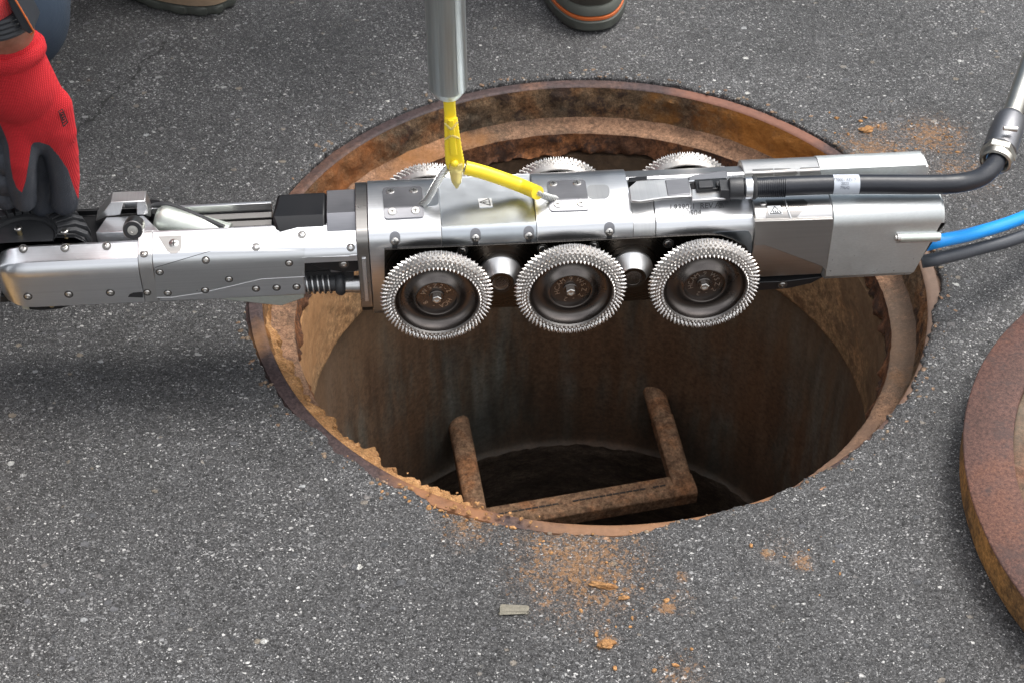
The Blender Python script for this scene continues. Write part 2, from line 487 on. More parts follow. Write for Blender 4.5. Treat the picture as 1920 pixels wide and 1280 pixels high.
def rust_mat(name, lo, mid, hi, patches=(), scale=14, dark=(0.035, 0.022, 0.018), darkamt=0.45, rough=0.9, bd=0.0012, stretch=(1, 1, 1), grit=150, seed=0, extra=None, metallic=0.0):
    m, nt, b = new_mat(name)
    co = coords(nt, stretch, at=(seed, seed * 0.7, 0))
    n1 = nd(nt, "ShaderNodeTexNoise", {'Vector': co, 'Scale': scale, 'Detail': 8, 'Roughness': 0.65, 'Distortion': 0.4}).outputs[0]
    n2 = nd(nt, "ShaderNodeTexNoise", {'Vector': co, 'Scale': scale * 4.3, 'Detail': 8, 'Roughness': 0.7}).outputs[0]
    n3 = nd(nt, "ShaderNodeTexNoise", {'Vector': co, 'Scale': grit, 'Detail': 6, 'Roughness': 0.75}).outputs[0]
    c = ramp(nt, n1, [(0.34, lo), (0.5, mid), (0.64, hi)])
    c = mix(nt, 1.0, c, ramp(nt, n3, [(0.32, 0.42), (0.68, 1.65)]), 'MULTIPLY')
    n4 = nd(nt, "ShaderNodeTexNoise", {'Vector': co, 'Scale': grit * 2.7, 'Detail': 4, 'Roughness': 0.7}).outputs[0]
    c = mix(nt, 1.0, c, ramp(nt, n4, [(0.32, 0.62), (0.68, 1.4)]), 'MULTIPLY')
    df = nd(nt, "ShaderNodeMapRange", {0: n2, 1: 0.51, 2: 0.585, 3: 0.0, 4: darkamt}).outputs[0]
    c = mix(nt, df, c, dark)
    if extra:
        f = nd(nt, "ShaderNodeMapRange", {0: nd(nt, "ShaderNodeTexNoise", {'Vector': coords(nt, at=(3, 1, 2)), 'Scale': extra[1], 'Detail': 7, 'Roughness': 0.6}).outputs[0], 1: extra[2], 2: extra[2] + 0.12, 3: 0.0, 4: extra[3]}).outputs[0]
        c = mix(nt, f, c, extra[0])
    for (cx_, cy_, rr_, col_, st_) in patches:
        dist = nd(nt, "ShaderNodeVectorMath", {0: coords(nt), 1: (cx_, cy_, -0.02)}, operation='DISTANCE').outputs['Value']
        f = nd(nt, "ShaderNodeMapRange", {0: dist, 1: rr_ * 0.4, 2: rr_, 3: st_, 4: 0.0}).outputs[0]
        f = nd(nt, "ShaderNodeMapRange", {0: math_(nt, 'MULTIPLY_ADD', n2, 1.5, f), 1: 1.1, 2: 1.6, 3: 0.0, 4: 0.85}).outputs[0]
        c = mix(nt, f, c, mix(nt, n3, [x * 0.6 for x in col_], [min(1, x * 1.35) for x in col_]))
    nt.links.new(c, b.inputs['Base Color'])
    b.inputs['Roughness'].default_value = rough
    b.inputs['Metallic'].default_value = metallic
    b.inputs['Specular IOR Level'].default_value = 0.3
    h = math_(nt, 'MULTIPLY_ADD', n2, 1.0, math_(nt, 'MULTIPLY', n3, 0.5))
    bump(nt, b, h, bd, 0.9)
    return m

M = {}
M['asphalt'] = asphalt_mat()
M['rim'] = rust_mat("rim_iron", (0.036, 0.025, 0.027), (0.058, 0.038, 0.036), (0.13, 0.065, 0.04), ((0.05, -0.35, 0.20, (0.22, 0.115, 0.06), 1.0), (0.33, -0.05, 0.25, (0.17, 0.115, 0.085), 1.0), (0.2, 0.3, 0.16, (0.20, 0.09, 0.06), 0.9), (-0.15, -0.33, 0.09, (0.26, 0.12, 0.055), 0.9)), 5, rough=0.6, bd=0.0004, darkamt=0.25, extra=((0.30, 0.15, 0.06), 7, 0.60, 0.7))
M['wall'] = rust_mat("frame_rust", (0.075, 0.060, 0.043), (0.135, 0.085, 0.048), (0.22, 0.10, 0.042), ((0.24, 0.24, 0.17, (0.46, 0.18, 0.035), 0.9), (0.09, 0.33, 0.05, (0.32, 0.14, 0.03), 0.5), (-0.27, 0.20, 0.12, (0.27, 0.10, 0.03), 0.7)), 9, darkamt=0.85, bd=0.005, grit=210, extra=((0.34, 0.13, 0.025), 5, 0.56, 0.75))
M['seat'] = rust_mat("seat_rust", (0.11, 0.070, 0.045), (0.19, 0.11, 0.068), (0.27, 0.155, 0.095), ((0.33, -0.05, 0.14, (0.11, 0.08, 0.06), 0.9), (0.24, -0.22, 0.12, (0.16, 0.10, 0.07), 0.8)), 10, darkamt=0.35, bd=0.001, grit=260, extra=((0.33, 0.14, 0.04), 6, 0.55, 0.6))
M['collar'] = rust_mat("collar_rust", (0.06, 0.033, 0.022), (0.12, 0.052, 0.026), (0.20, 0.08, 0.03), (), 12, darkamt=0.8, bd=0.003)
M['tan'] = rust_mat("tan_concrete", (0.21, 0.135, 0.07), (0.27, 0.165, 0.085), (0.32, 0.18, 0.085), ((0.0, 0.36, 0.36, (0.055, 0.035, 0.024), 1.5), (0.31, 0.0, 0.25, (0.15, 0.095, 0.055), 1.0), (-0.31, 0.0, 0.27, (0.34, 0.18, 0.08), 0.9)), 8, dark=(0.10, 0.055, 0.03), darkamt=0.7, bd=0.0015, grit=120, extra=((0.26, 0.22, 0.14), 6, 0.55, 0.5))  # dark far patch puts the shade under the collar into the ring's colour
def shaft_mat():
    m, nt, b = new_mat("shaft_concrete")
    co = coords(nt, (16, 16, 2.4))
    n1 = nd(nt, "ShaderNodeTexNoise", {'Vector': co, 'Scale': 1.0, 'Detail': 6, 'Roughness': 0.6}).outputs[0]
    n2 = nd(nt, "ShaderNodeTexNoise", {'Vector': coords(nt, (60, 60, 9), at=(2, 5, 1)), 'Scale': 1.0, 'Detail': 6}).outputs[0]
    n3 = nd(nt, "ShaderNodeTexNoise", {'Vector': coords(nt), 'Scale': 6.0, 'Detail': 6}).outputs[0]
    c = ramp(nt, n1, [(0.34, (0.11, 0.062, 0.036)), (0.48, (0.125, 0.08, 0.05)), (0.56, (0.12, 0.105, 0.082)), (0.68, (0.155, 0.165, 0.15))])
    c = mix(nt, 1.0, c, ramp(nt, n2, [(0.3, 0.6), (0.7, 1.35)]), 'MULTIPLY')
    c = mix(nt, nd(nt, "ShaderNodeMapRange", {0: n3, 1: 0.42, 2: 0.62, 3: 0.0, 4: 0.75}).outputs[0], c, (0.14, 0.075, 0.04))
    n5 = nd(nt, "ShaderNodeTexNoise", {'Vector': coords(nt), 'Scale': 160.0, 'Detail': 7, 'Roughness': 0.8}).outputs[0]
    c = mix(nt, 1.0, c, ramp(nt, n5, [(0.35, 0.55), (0.65, 1.4)]), 'MULTIPLY')
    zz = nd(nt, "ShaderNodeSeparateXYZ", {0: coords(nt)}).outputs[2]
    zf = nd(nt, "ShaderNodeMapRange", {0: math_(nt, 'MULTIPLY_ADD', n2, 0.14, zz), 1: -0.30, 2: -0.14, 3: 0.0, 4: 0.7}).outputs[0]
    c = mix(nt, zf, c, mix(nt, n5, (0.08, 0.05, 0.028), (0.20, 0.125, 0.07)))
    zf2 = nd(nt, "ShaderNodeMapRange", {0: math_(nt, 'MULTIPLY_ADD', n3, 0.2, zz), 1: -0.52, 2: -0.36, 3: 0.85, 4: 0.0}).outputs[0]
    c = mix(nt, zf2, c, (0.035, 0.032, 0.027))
    nt.links.new(c, b.inputs['Base Color'])
    b.inputs['Roughness'].default_value = 0.7
    bump(nt, b, n2, 0.002)
    return m
M['shaft'] = shaft_mat()
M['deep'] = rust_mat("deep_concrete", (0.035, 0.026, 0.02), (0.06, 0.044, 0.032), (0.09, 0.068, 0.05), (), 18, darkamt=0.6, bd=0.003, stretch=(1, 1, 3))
M['step'] = rust_mat("step_rust", (0.16, 0.10, 0.06), (0.23, 0.14, 0.085), (0.26, 0.125, 0.06), (), 22, dark=(0.06, 0.03, 0.02), darkamt=0.5, bd=0.0012)
M['clay'] = rust_mat("ochre_clay", (0.20, 0.105, 0.045), (0.30, 0.16, 0.065), (0.40, 0.22, 0.10), (), 40, dark=(0.22, 0.09, 0.03), darkamt=0.4, bd=0.001, grit=500)
M['mortar'] = rust_mat("mortar", (0.12, 0.105, 0.08), (0.19, 0.14, 0.10), (0.26, 0.15, 0.09), (), 18, darkamt=0.6, bd=0.002)
M['lid'] = rust_mat("lid_iron", (0.062, 0.034, 0.028), (0.082, 0.042, 0.034), (0.105, 0.048, 0.033), (), 9, rough=0.72, bd=0.0005, dark=(0.05, 0.035, 0.033), darkamt=0.55, grit=300)
M['lidside'] = rust_mat("lid_side", (0.085, 0.05, 0.03), (0.18, 0.095, 0.035), (0.32, 0.155, 0.045), (), 8, darkamt=0.5, bd=0.001)
M['lidfill'] = rust_mat("lid_fill", (0.09, 0.07, 0.05), (0.13, 0.08, 0.052), (0.15, 0.07, 0.044), (), 9, darkamt=0.3, bd=0.002, extra=((0.16, 0.15, 0.12), 5, 0.5, 0.6))

M['steel'] = metal("brushed_steel", (0.74, 0.75, 0.77), 0.26, smudge=0.25)
M['steel2'] = metal("satin_steel", (0.62, 0.62, 0.62), 0.30, brush=(900, 12, 12))
M['ringdk'] = metal("countersink_steel", (0.16, 0.155, 0.15), 0.4)
M['neckdk'] = metal("neck_steel", (0.58, 0.57, 0.56), 0.30, brush=(10, 500, 500))
M['steeldk'] = metal("dark_steel", (0.34, 0.325, 0.31), 0.24, brush=(10, 500, 500), smudge=0.25)
M['alu'] = metal("matt_aluminium", (0.66, 0.68, 0.675), 0.42, brush=(300, 700, 700), bdist=0.00003, specks=True)
M['pale'] = metal("pale_anodised", (0.72, 0.76, 0.70), 0.40, brush=(300, 300, 300))
M['spike'] = metal("spiked_steel", (0.66, 0.635, 0.61), 0.27, brush=(300, 300, 300), var=0.3, smudge=0.25)
M['dish'] = metal("dish_steel", (0.135, 0.12, 0.112), 0.24, brush=(60, 60, 60), var=0.3, smudge=0.9)
M['screw'] = metal("screw_steel", (0.62, 0.60, 0.57), 0.25, brush=(400, 400, 400))
M['lash'] = metal("lash_steel", (0.25, 0.25, 0.265), 0.34, brush=(60, 800, 800))
M['pocket'] = metal("milled_steel", (0.50, 0.53, 0.56), 0.30, brush=(60, 60, 60), var=0.1)
M['blackmetal'] = plain("black_anodised", (0.009, 0.009, 0.010), 0.32, 0.0, 300, 0.00005)
M['rubber'] = plain("black_rubber", (0.030, 0.031, 0.034), 0.48, 0.0, 500, 0.0002)
M['hose'] = plain("hose_rubber", (0.014, 0.016, 0.022), 0.36, 0.0, 260, 0.0002, 0.4)
M['blue'] = plain("blue_hose", (0.01, 0.26, 0.72), 0.3, 0.0, 200, 0.00004, 0.1)
M['slate'] = plain("slate_hose", (0.045, 0.05, 0.06), 0.5, 0.0, 300, 0.0002)
M['dark'] = plain("dark_gap", (0.008, 0.008, 0.009), 0.6)
M['yellow'] = plain("yellow_plastic", (0.86, 0.66, 0.03), 0.36, 0.0, 120, 0.0001, 0.08, Subsurface_Weight=0.15)
M['yellow'].node_tree.nodes["Principled BSDF"].inputs['Subsurface Radius'].default_value = (0.004, 0.003, 0.001)
M['white'] = plain("white_label", (0.78, 0.79, 0.80), 0.45, 0.0, 300, 0.00003, 0.04)
M['ink'] = plain("ink", (0.02, 0.02, 0.022), 0.5)
M['paleink'] = plain("engraving", (0.10, 0.10, 0.105), 0.95, 0.0, 300, 0.00003, 0.1)
M['greylabel'] = plain("hose_label", (0.46, 0.50, 0.56), 0.5, 0.0, 200, 0.00003, 0.12)
M['inkfaint'] = plain("faint_ink", (0.10, 0.11, 0.14), 0.5)
M['zinc'] = metal("galvanised_tube", (0.50, 0.56, 0.57), 0.36, brush=(500, 500, 6), var=0.2, smudge=0.25)
M['brass'] = metal("brass_bolt", (0.62, 0.50, 0.28), 0.3)
M['nickel'] = metal("nickel_coupling", (0.55, 0.53, 0.48), 0.26, brush=(100, 100, 100))
def clear_mat():
    m, nt, b = new_mat("clear_sheath")
    b.inputs['Base Color'].default_value = (0.92, 0.93, 0.9, 1)
    b.inputs['Roughness'].default_value = 0.12
    b.inputs['Transmission Weight'].default_value = 0.92
    b.inputs['IOR'].default_value = 1.25
    return m
M['clear'] = clear_mat()
def clear_yellow():
    m, nt, b = new_mat("clear_yellow_tip")
    b.inputs['Base Color'].default_value = (0.90, 0.80, 0.35, 1)
    b.inputs['Roughness'].default_value = 0.15
    b.inputs['Transmission Weight'].default_value = 0.6
    b.inputs['IOR'].default_value = 1.3
    return m
M['cleary'] = clear_yellow()
def cloth(name, col, scale, dist, rough=0.85, col2=None, sheen=0.2, kind='weave'):
    m, nt, b = new_mat(name)
    co = coords(nt)
    w1 = nd(nt, "ShaderNodeTexWave", {'Vector': co, 'Scale': scale, 'Distortion': 0.6, 'Detail': 1}, wave_type='BANDS', bands_direction='X').outputs[1]
    w2 = nd(nt, "ShaderNodeTexWave", {'Vector': co, 'Scale': scale * 1.15, 'Distortion': 0.6, 'Detail': 1}, wave_type='BANDS', bands_direction='Z').outputs[1]
    w_ = math_(nt, 'MULTIPLY', w1, w2)
    n = nd(nt, "ShaderNodeTexNoise", {'Vector': co, 'Scale': 26.0, 'Detail': 5}).outputs[0]
    c = mix(nt, n, [x * 0.8 for x in col], [min(1, x * 1.2) for x in col])
    c = mix(nt, math_(nt, 'MULTIPLY', w_, 0.35), c, col2 or [min(1, x * 1.5) for x in col])
    nt.links.new(c, b.inputs['Base Color'])
    b.inputs['Roughness'].default_value = rough
    b.inputs['Sheen Weight'].default_value = sheen
    bump(nt, b, math_(nt, 'ADD', w_, n), dist)
    return m
M['denim'] = cloth("denim", (0.010, 0.024, 0.046), 420, 0.0004, col2=(0.022, 0.042, 0.07), sheen=0.03)
M['redcloth'] = cloth("red_sleeve", (0.62, 0.025, 0.03), 200, 0.0006)
M['greycloth'] = cloth("grey_cloth", (0.06, 0.065, 0.075), 100, 0.001)
def skin_mat():
    m, nt, b = new_mat("skin")
    n = nd(nt, "ShaderNodeTexNoise", {'Vector': coords(nt), 'Scale': 90.0, 'Detail': 6, 'Roughness': 0.7}).outputs[0]
    nt.links.new(ramp(nt, n, [(0.3, (0.20, 0.075, 0.045)), (0.7, (0.34, 0.15, 0.10))]), b.inputs['Base Color'])
    b.inputs['Roughness'].default_value = 0.5
    b.inputs['Subsurface Weight'].default_value = 0.1
    b.inputs['Subsurface Radius'].default_value = (0.01, 0.004, 0.002)
    bump(nt, b, n, 0.0005)
    return m
M['skin'] = skin_mat()
def glove_mat():
    m, nt, b = new_mat("dipped_glove")
    at = nd(nt, "ShaderNodeAttribute", attribute_name="dip").outputs['Fac']
    co = coords(nt)
    w1 = nd(nt, "ShaderNodeTexWave", {'Vector': co, 'Scale': 235.0, 'Distortion': 0.8, 'Detail': 1}, wave_type='BANDS', bands_direction='X').outputs[1]
    w2 = nd(nt, "ShaderNodeTexWave", {'Vector': co, 'Scale': 235.0, 'Distortion': 0.8, 'Detail': 1}, wave_type='BANDS', bands_direction='Z').outputs[1]
    kn = math_(nt, 'MULTIPLY', w1, w2)
    n = nd(nt, "ShaderNodeTexNoise", {'Vector': co, 'Scale': 60.0, 'Detail': 5}).outputs[0]
    red = mix(nt, kn, (0.46, 0.006, 0.012), (0.90, 0.028, 0.045))
    blk = mix(nt, n, (0.022, 0.026, 0.036), (0.05, 0.056, 0.070))
    f = nd(nt, "ShaderNodeMapRange", {0: at, 1: 0.42, 2: 0.58}).outputs[0]
    nt.links.new(mix(nt, f, red, blk), b.inputs['Base Color'])
    nt.links.new(nd(nt, "ShaderNodeMapRange", {0: f, 3: 0.85, 4: 0.5}).outputs[0], b.inputs['Roughness'])
    nb = nd(nt, "ShaderNodeTexNoise", {'Vector': co, 'Scale': 900.0, 'Detail': 2}).outputs[0]
    hh = math_(nt, 'MULTIPLY', kn, math_(nt, 'SUBTRACT', 1.0, f))
    hh = math_(nt, 'ADD', hh, math_(nt, 'MULTIPLY', math_(nt, 'MULTIPLY', nb, f), 0.6))
    bump(nt, b, hh, 0.0010)
    return m
M['glove'] = glove_mat()
M['watch'] = plain("watch_resin", (0.025, 0.028, 0.034), 0.38, 0.0, 500, 0.0001)
M['orange'] = plain("orange_trim", (0.50, 0.12, 0.03), 0.45)
M['bootdark'] = plain("boot_leather", (0.045, 0.04, 0.033), 0.6, 0.0, 90, 0.0008, 0.4)
M['boottan'] = plain("boot_suede", (0.22, 0.155, 0.10), 0.85, 0.0, 120, 0.0008, 0.35)
M['sole'] = plain("boot_sole", (0.065, 0.07, 0.06), 0.7, 0.0, 90, 0.0006, 0.3)
M['tansole'] = plain("tan_sole", (0.38, 0.23, 0.09), 0.7)

# ================================================================== THE SETTING
def ang_diff(a, b):
    return (a - b + PI) % (2 * PI) - PI
def bell(a, c, wd):
    return math.exp(-(ang_diff(a, math.radians(c)) / math.radians(wd)) ** 2)
def edge_r(a):
    """inner edge of the asphalt round the frame; between 280 and 345 degrees it creeps over the iron rim"""
    d = math.degrees(a) % 360
    v = Vector((math.cos(a), math.sin(a), 0))
    r = 0.3610 + 0.0030 * noise.noise(v * 9) + 0.0026 * noise.noise(v * 34) + 0.0018 * noise.noise(v * 95) + 0.0012 * noise.noise(v * 210)
    t = max(0.0, min(1.0, (d - 270) / 14)) * max(0.0, min(1.0, (359 - d) / 13))
    t = t * t * (3 - 2 * t)
    r -= t * (0.0128 + 0.0045 * noise.noise(v * 11 + Vector((3, 0, 0))) + 0.0025 * noise.noise(v * 40))
    r += 0.004 * bell(a, 5, 5)          # a broken out bite on the right
    r -= 0.010 * bell(a, 221, 4) + 0.006 * bell(a, 230, 3) + 0.007 * bell(a, 240, 2.5) - 0.003 * bell(a, 190, 5)
    return r
bm = bmesh.new()
NA = 1080
radii = [0.0, 0.0, 0.0008, 0.0022, 0.0045, 0.008, 0.013, 0.020, 0.030, 0.042, 0.056, 0.072, 0.09, 0.11, 0.135, 0.165, 0.20, 0.25, 0.32, 0.42, 0.6, 0.9, 1.5, 3, 7, 20, 60]
rows = []
for i, dr in enumerate(radii):
    row = []
    for k in range(NA):
        a = 2 * PI * k / NA
        r = edge_r(a) + dr
        x, y = r * math.cos(a), r * math.sin(a)
        q = Vector((x, y, 0))
        z = 0.0042 + 0.0007 * noise.noise(q * 45) + 0.0015 * noise.noise(q * 7) * min(1, dr / 0.05) + 0.0006 * noise.noise(q * 160)
        if i == 0:
            z = -0.004
        elif i < 5:
            z -= (0.0030, 0.0018, 0.0008, 0.0003)[i - 1]
        if dr > 1:
            z = 0.004
        row.append(bm.verts.new((x, y, z)))
    rows.append(row)
for A, B in zip(rows[:-1], rows[1:]):
    for k in range(NA):
        bm.faces.new((A[k], B[k], B[(k + 1) % NA], A[(k + 1) % NA]))
link("ground", tomesh("ground", bm), M['asphalt'], angle=60, kind='structure')

def lathe_z(prof, n=540, amp=None, seed=0.0, close=False):
    """prof: (r, z, roughness amplitude); subdivided and roughened"""
    bm = bmesh.new()
    P = []
    for (r0, z0, a0), (r1, z1, a1) in zip(prof[:-1], prof[1:]):
        L = math.hypot(r1 - r0, z1 - z0)
        m = max(1, min(60, int(L / (0.0035 if L < 0.1 else 0.012))))
        for j in range(m):
            t = j / m
            P.append((r0 + (r1 - r0) * t, z0 + (z1 - z0) * t, a0 + (a1 - a0) * t))
    P.append(prof[-1])
    R = []
    for r, z, am in P:
        row = []
        for k in range(n):
            a = 2 * PI * k / n
            q = Vector((r * math.cos(a), r * math.sin(a), z)) + Vector((seed, seed, seed))
            d = (noise.noise(q * 55) + 0.6 * noise.noise(q * 140) + 0.8 * noise.noise(q * 20)) * am
            row.append(bm.verts.new(((r + d) * math.cos(a), (r + d) * math.sin(a), z + 0.6 * am * noise.noise(q * 70 + Vector((5, 5, 5))))))
        R.append(row)
    for A, B in zip(R[:-1], R[1:]):
        for k in range(n):
            bm.faces.new((A[k], A[(k + 1) % n], B[(k + 1) % n], B[k]))
    if close:
        bm.faces.new(R[-1])
    return bm
fr = empty("manhole_surround", label="rusty round cast iron manhole frame set in the asphalt", cat="manhole frame")
link("rim", tomesh("rim", lathe_z([(0.43, -0.012, 0), (0.372, -0.007, 0.0004), (0.3602, -0.0025, 0.0003), (0.3590, 0.0, 0.0002), (0.3470, 0.0, 0.00015), (0.3455, -0.0015, 0.0002)])), M['rim'], fr, 50)
link("frame_wall", tomesh("wall", lathe_z([(0.3455, -0.0015, 0.0002), (0.3445, -0.006, 0.0004), (0.3435, -0.009, 0.0032), (0.3420, -0.032, 0.0036), (0.3400, -0.040, 0.0012)], 720, seed=1)), M['wall'], fr, 60)
link("seat_ledge", tomesh("seat", lathe_z([(0.3400, -0.040, 0.0012), (0.335, -0.0436, 0.0007), (0.3185, -0.0452, 0.0006), (0.3155, -0.0475, 0.0009)], 720, seed=1)), M['seat'], fr, 60)
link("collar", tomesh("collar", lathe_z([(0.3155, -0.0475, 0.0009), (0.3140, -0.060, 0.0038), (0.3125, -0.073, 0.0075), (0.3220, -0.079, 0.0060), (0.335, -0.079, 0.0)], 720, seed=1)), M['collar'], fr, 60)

sh = empty("manhole_shaft", (0, 0, -1.6), label="deep round manhole shaft with dark streaked concrete wall", cat="manhole shaft")
def shp(name, prof, mat, label=None, seed=2, close=False):
    bm = lathe_z(prof, 360, seed=seed, close=close)
    o = link(name, tomesh(name, bm), mat, sh, 60, label=label)
    o.location = (0, 0, 1.6)
    return o
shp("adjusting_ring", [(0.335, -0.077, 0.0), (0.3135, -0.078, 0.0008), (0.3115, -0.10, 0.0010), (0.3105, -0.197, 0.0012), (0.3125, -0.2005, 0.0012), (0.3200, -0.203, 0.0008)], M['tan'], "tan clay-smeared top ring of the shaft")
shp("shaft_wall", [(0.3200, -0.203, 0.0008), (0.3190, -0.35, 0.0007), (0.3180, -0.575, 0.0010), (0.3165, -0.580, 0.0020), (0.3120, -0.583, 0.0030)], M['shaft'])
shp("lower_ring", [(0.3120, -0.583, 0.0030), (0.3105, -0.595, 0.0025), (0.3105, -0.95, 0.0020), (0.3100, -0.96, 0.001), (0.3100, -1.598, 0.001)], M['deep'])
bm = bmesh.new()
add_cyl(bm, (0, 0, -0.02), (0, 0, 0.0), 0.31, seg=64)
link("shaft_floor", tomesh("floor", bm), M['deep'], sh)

# lumpy clay lying on the seat and hanging over it at the front left
def crumb(bm, c, r, flat=0.6, seed=0.0):
    g = bmesh.ops.create_icosphere(bm, subdivisions=2, radius=1.0)
    s = Vector((random.uniform(0.7, 1.5), random.uniform(0.6, 1.1), random.uniform(0.5, 0.8) * flat)) * r
    rt = Matrix.Rotation(random.uniform(0, PI), 3, 'Z')
    for v in g['verts']:
        d = 1 + 0.38 * noise.noise(v.co * 1.6 + Vector((seed, c[0] * 90, c[1] * 90))) + 0.14 * noise.noise(v.co * 4 + Vector((seed, 1, 1)))
        q = Vector((v.co.x * s.x, v.co.y * s.y, v.co.z * s.z)) * d
        v.co = rt @ q + Vector(c)
bm = bmesh.new()
N = 900
R_ = []
for i in range(N + 1):
    a = math.radians(176 + (266 - 176) * i / N)
    d = math.degrees(a)
    k = max(0, min(1, (d - 176) / 26)) * max(0, min(1, (266 - d) / 20))
    q = Vector((math.cos(a), math.sin(a), 0))
    rag = (noise.noise(q * 7) * 0.8 + 0.55 * noise.noise(q * 21 + Vector((4, 2, 0))) + 0.3 * noise.noise(q * 60) + 0.14 * noise.noise(q * 170))
    ri = 0.3445 - k * (0.0140 + 0.018 * rag)
    prof = [(0.3448, -0.003 - 0.030 * (1 - k)), (0.3432, -0.0045 - 0.032 * (1 - k)), (0.5 * (0.343 + ri), -0.008 - 0.030 * (1 - k)), (ri + 0.0015, -0.013 - 0.026 * (1 - k)), (ri, -0.017 - 0.024 * (1 - k)), (ri + 0.004, -0.046)]
    row = []
    for j, (r, z) in enumerate(prof):
        nz = 0.0016 * noise.noise(Vector((r * math.cos(a), r * math.sin(a), z)) * 90) + 0.001 * noise.noise(Vector((r * math.cos(a), r * math.sin(a), z)) * 260)
        if j == 0: nz = 0
        row.append(bm.verts.new(((r + nz) * math.cos(a), (r + nz) * math.sin(a), z + nz * 1.3)))
    R_.append(row)
for A, B in zip(R_[:-1], R_[1:]):
    for j in range(len(A) - 1):
        bm.faces.new((A[j], A[j + 1], B[j + 1], B[j]))
for k in range(22):
    a = math.radians(random.uniform(205, 262))
    r = random.uniform(0.333, 0.3425)
    crumb(bm, (r * math.cos(a), r * math.sin(a), -0.0085), random.uniform(0.0010, 0.0028), 1.0, k)
link("clay_deposit", tomesh("clay_deposit", bm), M['clay'], angle=60, kind='stuff', label="ochre clay caked inside the front left of the manhole frame", cat="clay")
# crumbs scattered over rim and asphalt
bm = bmesh.new()
for k in range(150):
    u = random.random()
    if u < 0.5:
        a = math.radians(random.gauss(247, 9)); r = random.gauss(0.358, 0.009)
        p = Vector((r * math.cos(a), r * math.sin(a), 0.004)); s = random.uniform(0.0005, 0.0024)
    elif u < 0.8:
        c = random.choice([G(1090, 1075), G(1150, 1120), G(1265, 1130), G(1480, 1040), G(1120, 1170), G(1000, 1015), G(1260, 1270)])
        p = Vector((c.x + random.gauss(0, 0.02), c.y + random.gauss(0, 0.02), 0.0045)); s = random.uniform(0.0006, 0.0022)
    else:
        c = random.choice([G(1625, 240), G(1590, 245), G(1700, 290), G(1760, 270), G(1640, 290)])
        p = Vector((c.x + random.gauss(0, 0.025), c.y + random.gauss(0, 0.02), 0.0045)); s = random.uniform(0.0007, 0.0026)
    crumb(bm, p, s, 0.8, k)
link("clay_crumbs", tomesh("clay_crumbs", bm), M['clay'], angle=60, kind='stuff', label="small ochre clay crumbs scattered round the manhole", cat="clay")
bm = bmesh.new()
for k in range(260):
    a = random.uniform(0, 2 * PI)
    r = edge_r(a) + abs(random.gauss(0.004, 0.01))
    crumb(bm, (r * math.cos(a), r * math.sin(a), 0.0038), random.uniform(0.0007, 0.0028), 0.7, k)
link("asphalt_grit", tomesh("grit", bm), M['mortar'], angle=60, kind='stuff', label="loose grit along the broken edge of the asphalt", cat="grit")
for (px, py, L, wd, hgt, ang, lab) in [(a[0], a[1], a[2] * 0.8, a[3] * 0.75, a[4] * 0.75, a[5], a[6]) for a in ((1130, 1097, 0.0135, 0.0045, 0.004, -0.2, "long ochre clay lump lying on the asphalt below the manhole, largest of them"),
                                        (1170, 1120, 0.0055, 0.003, 0.0025, 0.1, "small ochre clay lump just right of the long lump below the manhole"),
                                        (1138, 1206, 0.009, 0.0055, 0.003, 0.2, "ochre clay lump lying alone below the pale scrap and the long lump"),
                                        (1625, 243, 0.010, 0.007, 0.003, 0.3, "orange clay lump on the asphalt above the right of the manhole"))]:
    bm = bmesh.new()
    bmesh.ops.create_icosphere(bm, subdivisions=4, radius=1)
    for v in bm.verts:
        d = 1 + 0.42 * noise.noise(v.co * 1.7 + Vector((px, 0, 0))) + 0.22 * noise.noise(v.co * 5 + Vector((px, 3, 0))) + 0.12 * noise.noise(v.co * 12)
        v.co = Vector((v.co.x * L * d, v.co.y * wd * d, max(-0.6, v.co.z) * hgt * d))
    o = link("clay_lump", tomesh("clay_lump", bm), M['clay'], angle=70, label=lab, cat="clay lump", group="clay lumps round the manhole")
    o.location = G(px, py, 0.005)
    o.rotation_euler = (0, 0, ang)
bm = bmesh.new()
add_cyl(bm, (-0.012, 0, 0.003), (0.012, 0.001, 0.003), 0.0046, seg=20, bev=0.001)
for v in bm.verts:
    v.co.z *= 0.45
    v.co += Vector((noise.noise(v.co * 300), noise.noise(v.co * 400 + Vector((1, 1, 1))), 0)) * 0.0035
o = link("paper_scrap", tomesh("paper_scrap", bm), plain("faded_paper", (0.19, 0.175, 0.14), 0.95, 0, 300, 0.0015, 0.6), label="small frayed pale scrap lying on the asphalt below the manhole", cat="litter")
o.location = G(964, 1146, 0.004)
o.rotation_euler = (0, 0, -0.08)

# step iron on the far wall
st = empty("step_iron", (-0.02, 0.30, -0.49), label="rusty U-shaped step iron sticking out of the shaft wall", cat="step iron")
W_ = lambda v: Vector(v) - Vector((-0.02, 0.30, -0.49))
pl, pr = W_((-0.158, 0.275, -0.505)), W_((0.110, 0.300, -0.472))
ql, qr = W_((-0.130, 0.108, -0.516)), W_((0.140, 0.166, -0.512))
for A, B in ((pl, ql), (pr, qr)):
    bm = bmesh.new()
    add_tube(bm, [A - (B - A).normalized() * 0.03, A + (B - A) * 0.22, A + (B - A) * 0.3], [0.0150, 0.0148, 0.0145], 18)
    d = (B - A).normalized()
    u = d.cross(Vector((0, 0, 1))).normalized()
    v_ = u.cross(d)
    C0, C1 = A + (B - A) * 0.26, B + d * 0.008
    pts = [C0 + u * 0.014 - v_ * 0.010, C0 + u * 0.014 + v_ * 0.009, C0 + u * 0.010 + v_ * 0.0125, C0 - u * 0.010 + v_ * 0.0125, C0 - u * 0.014 + v_ * 0.009, C0 - u * 0.014 - v_ * 0.010]
    add_poly(bm, pts, C1 - C0)
    link("leg", tomesh("leg", bm), M['step'], st, bevel=0.0015)
bm = bmesh.new()
d = (qr - ql).normalized()
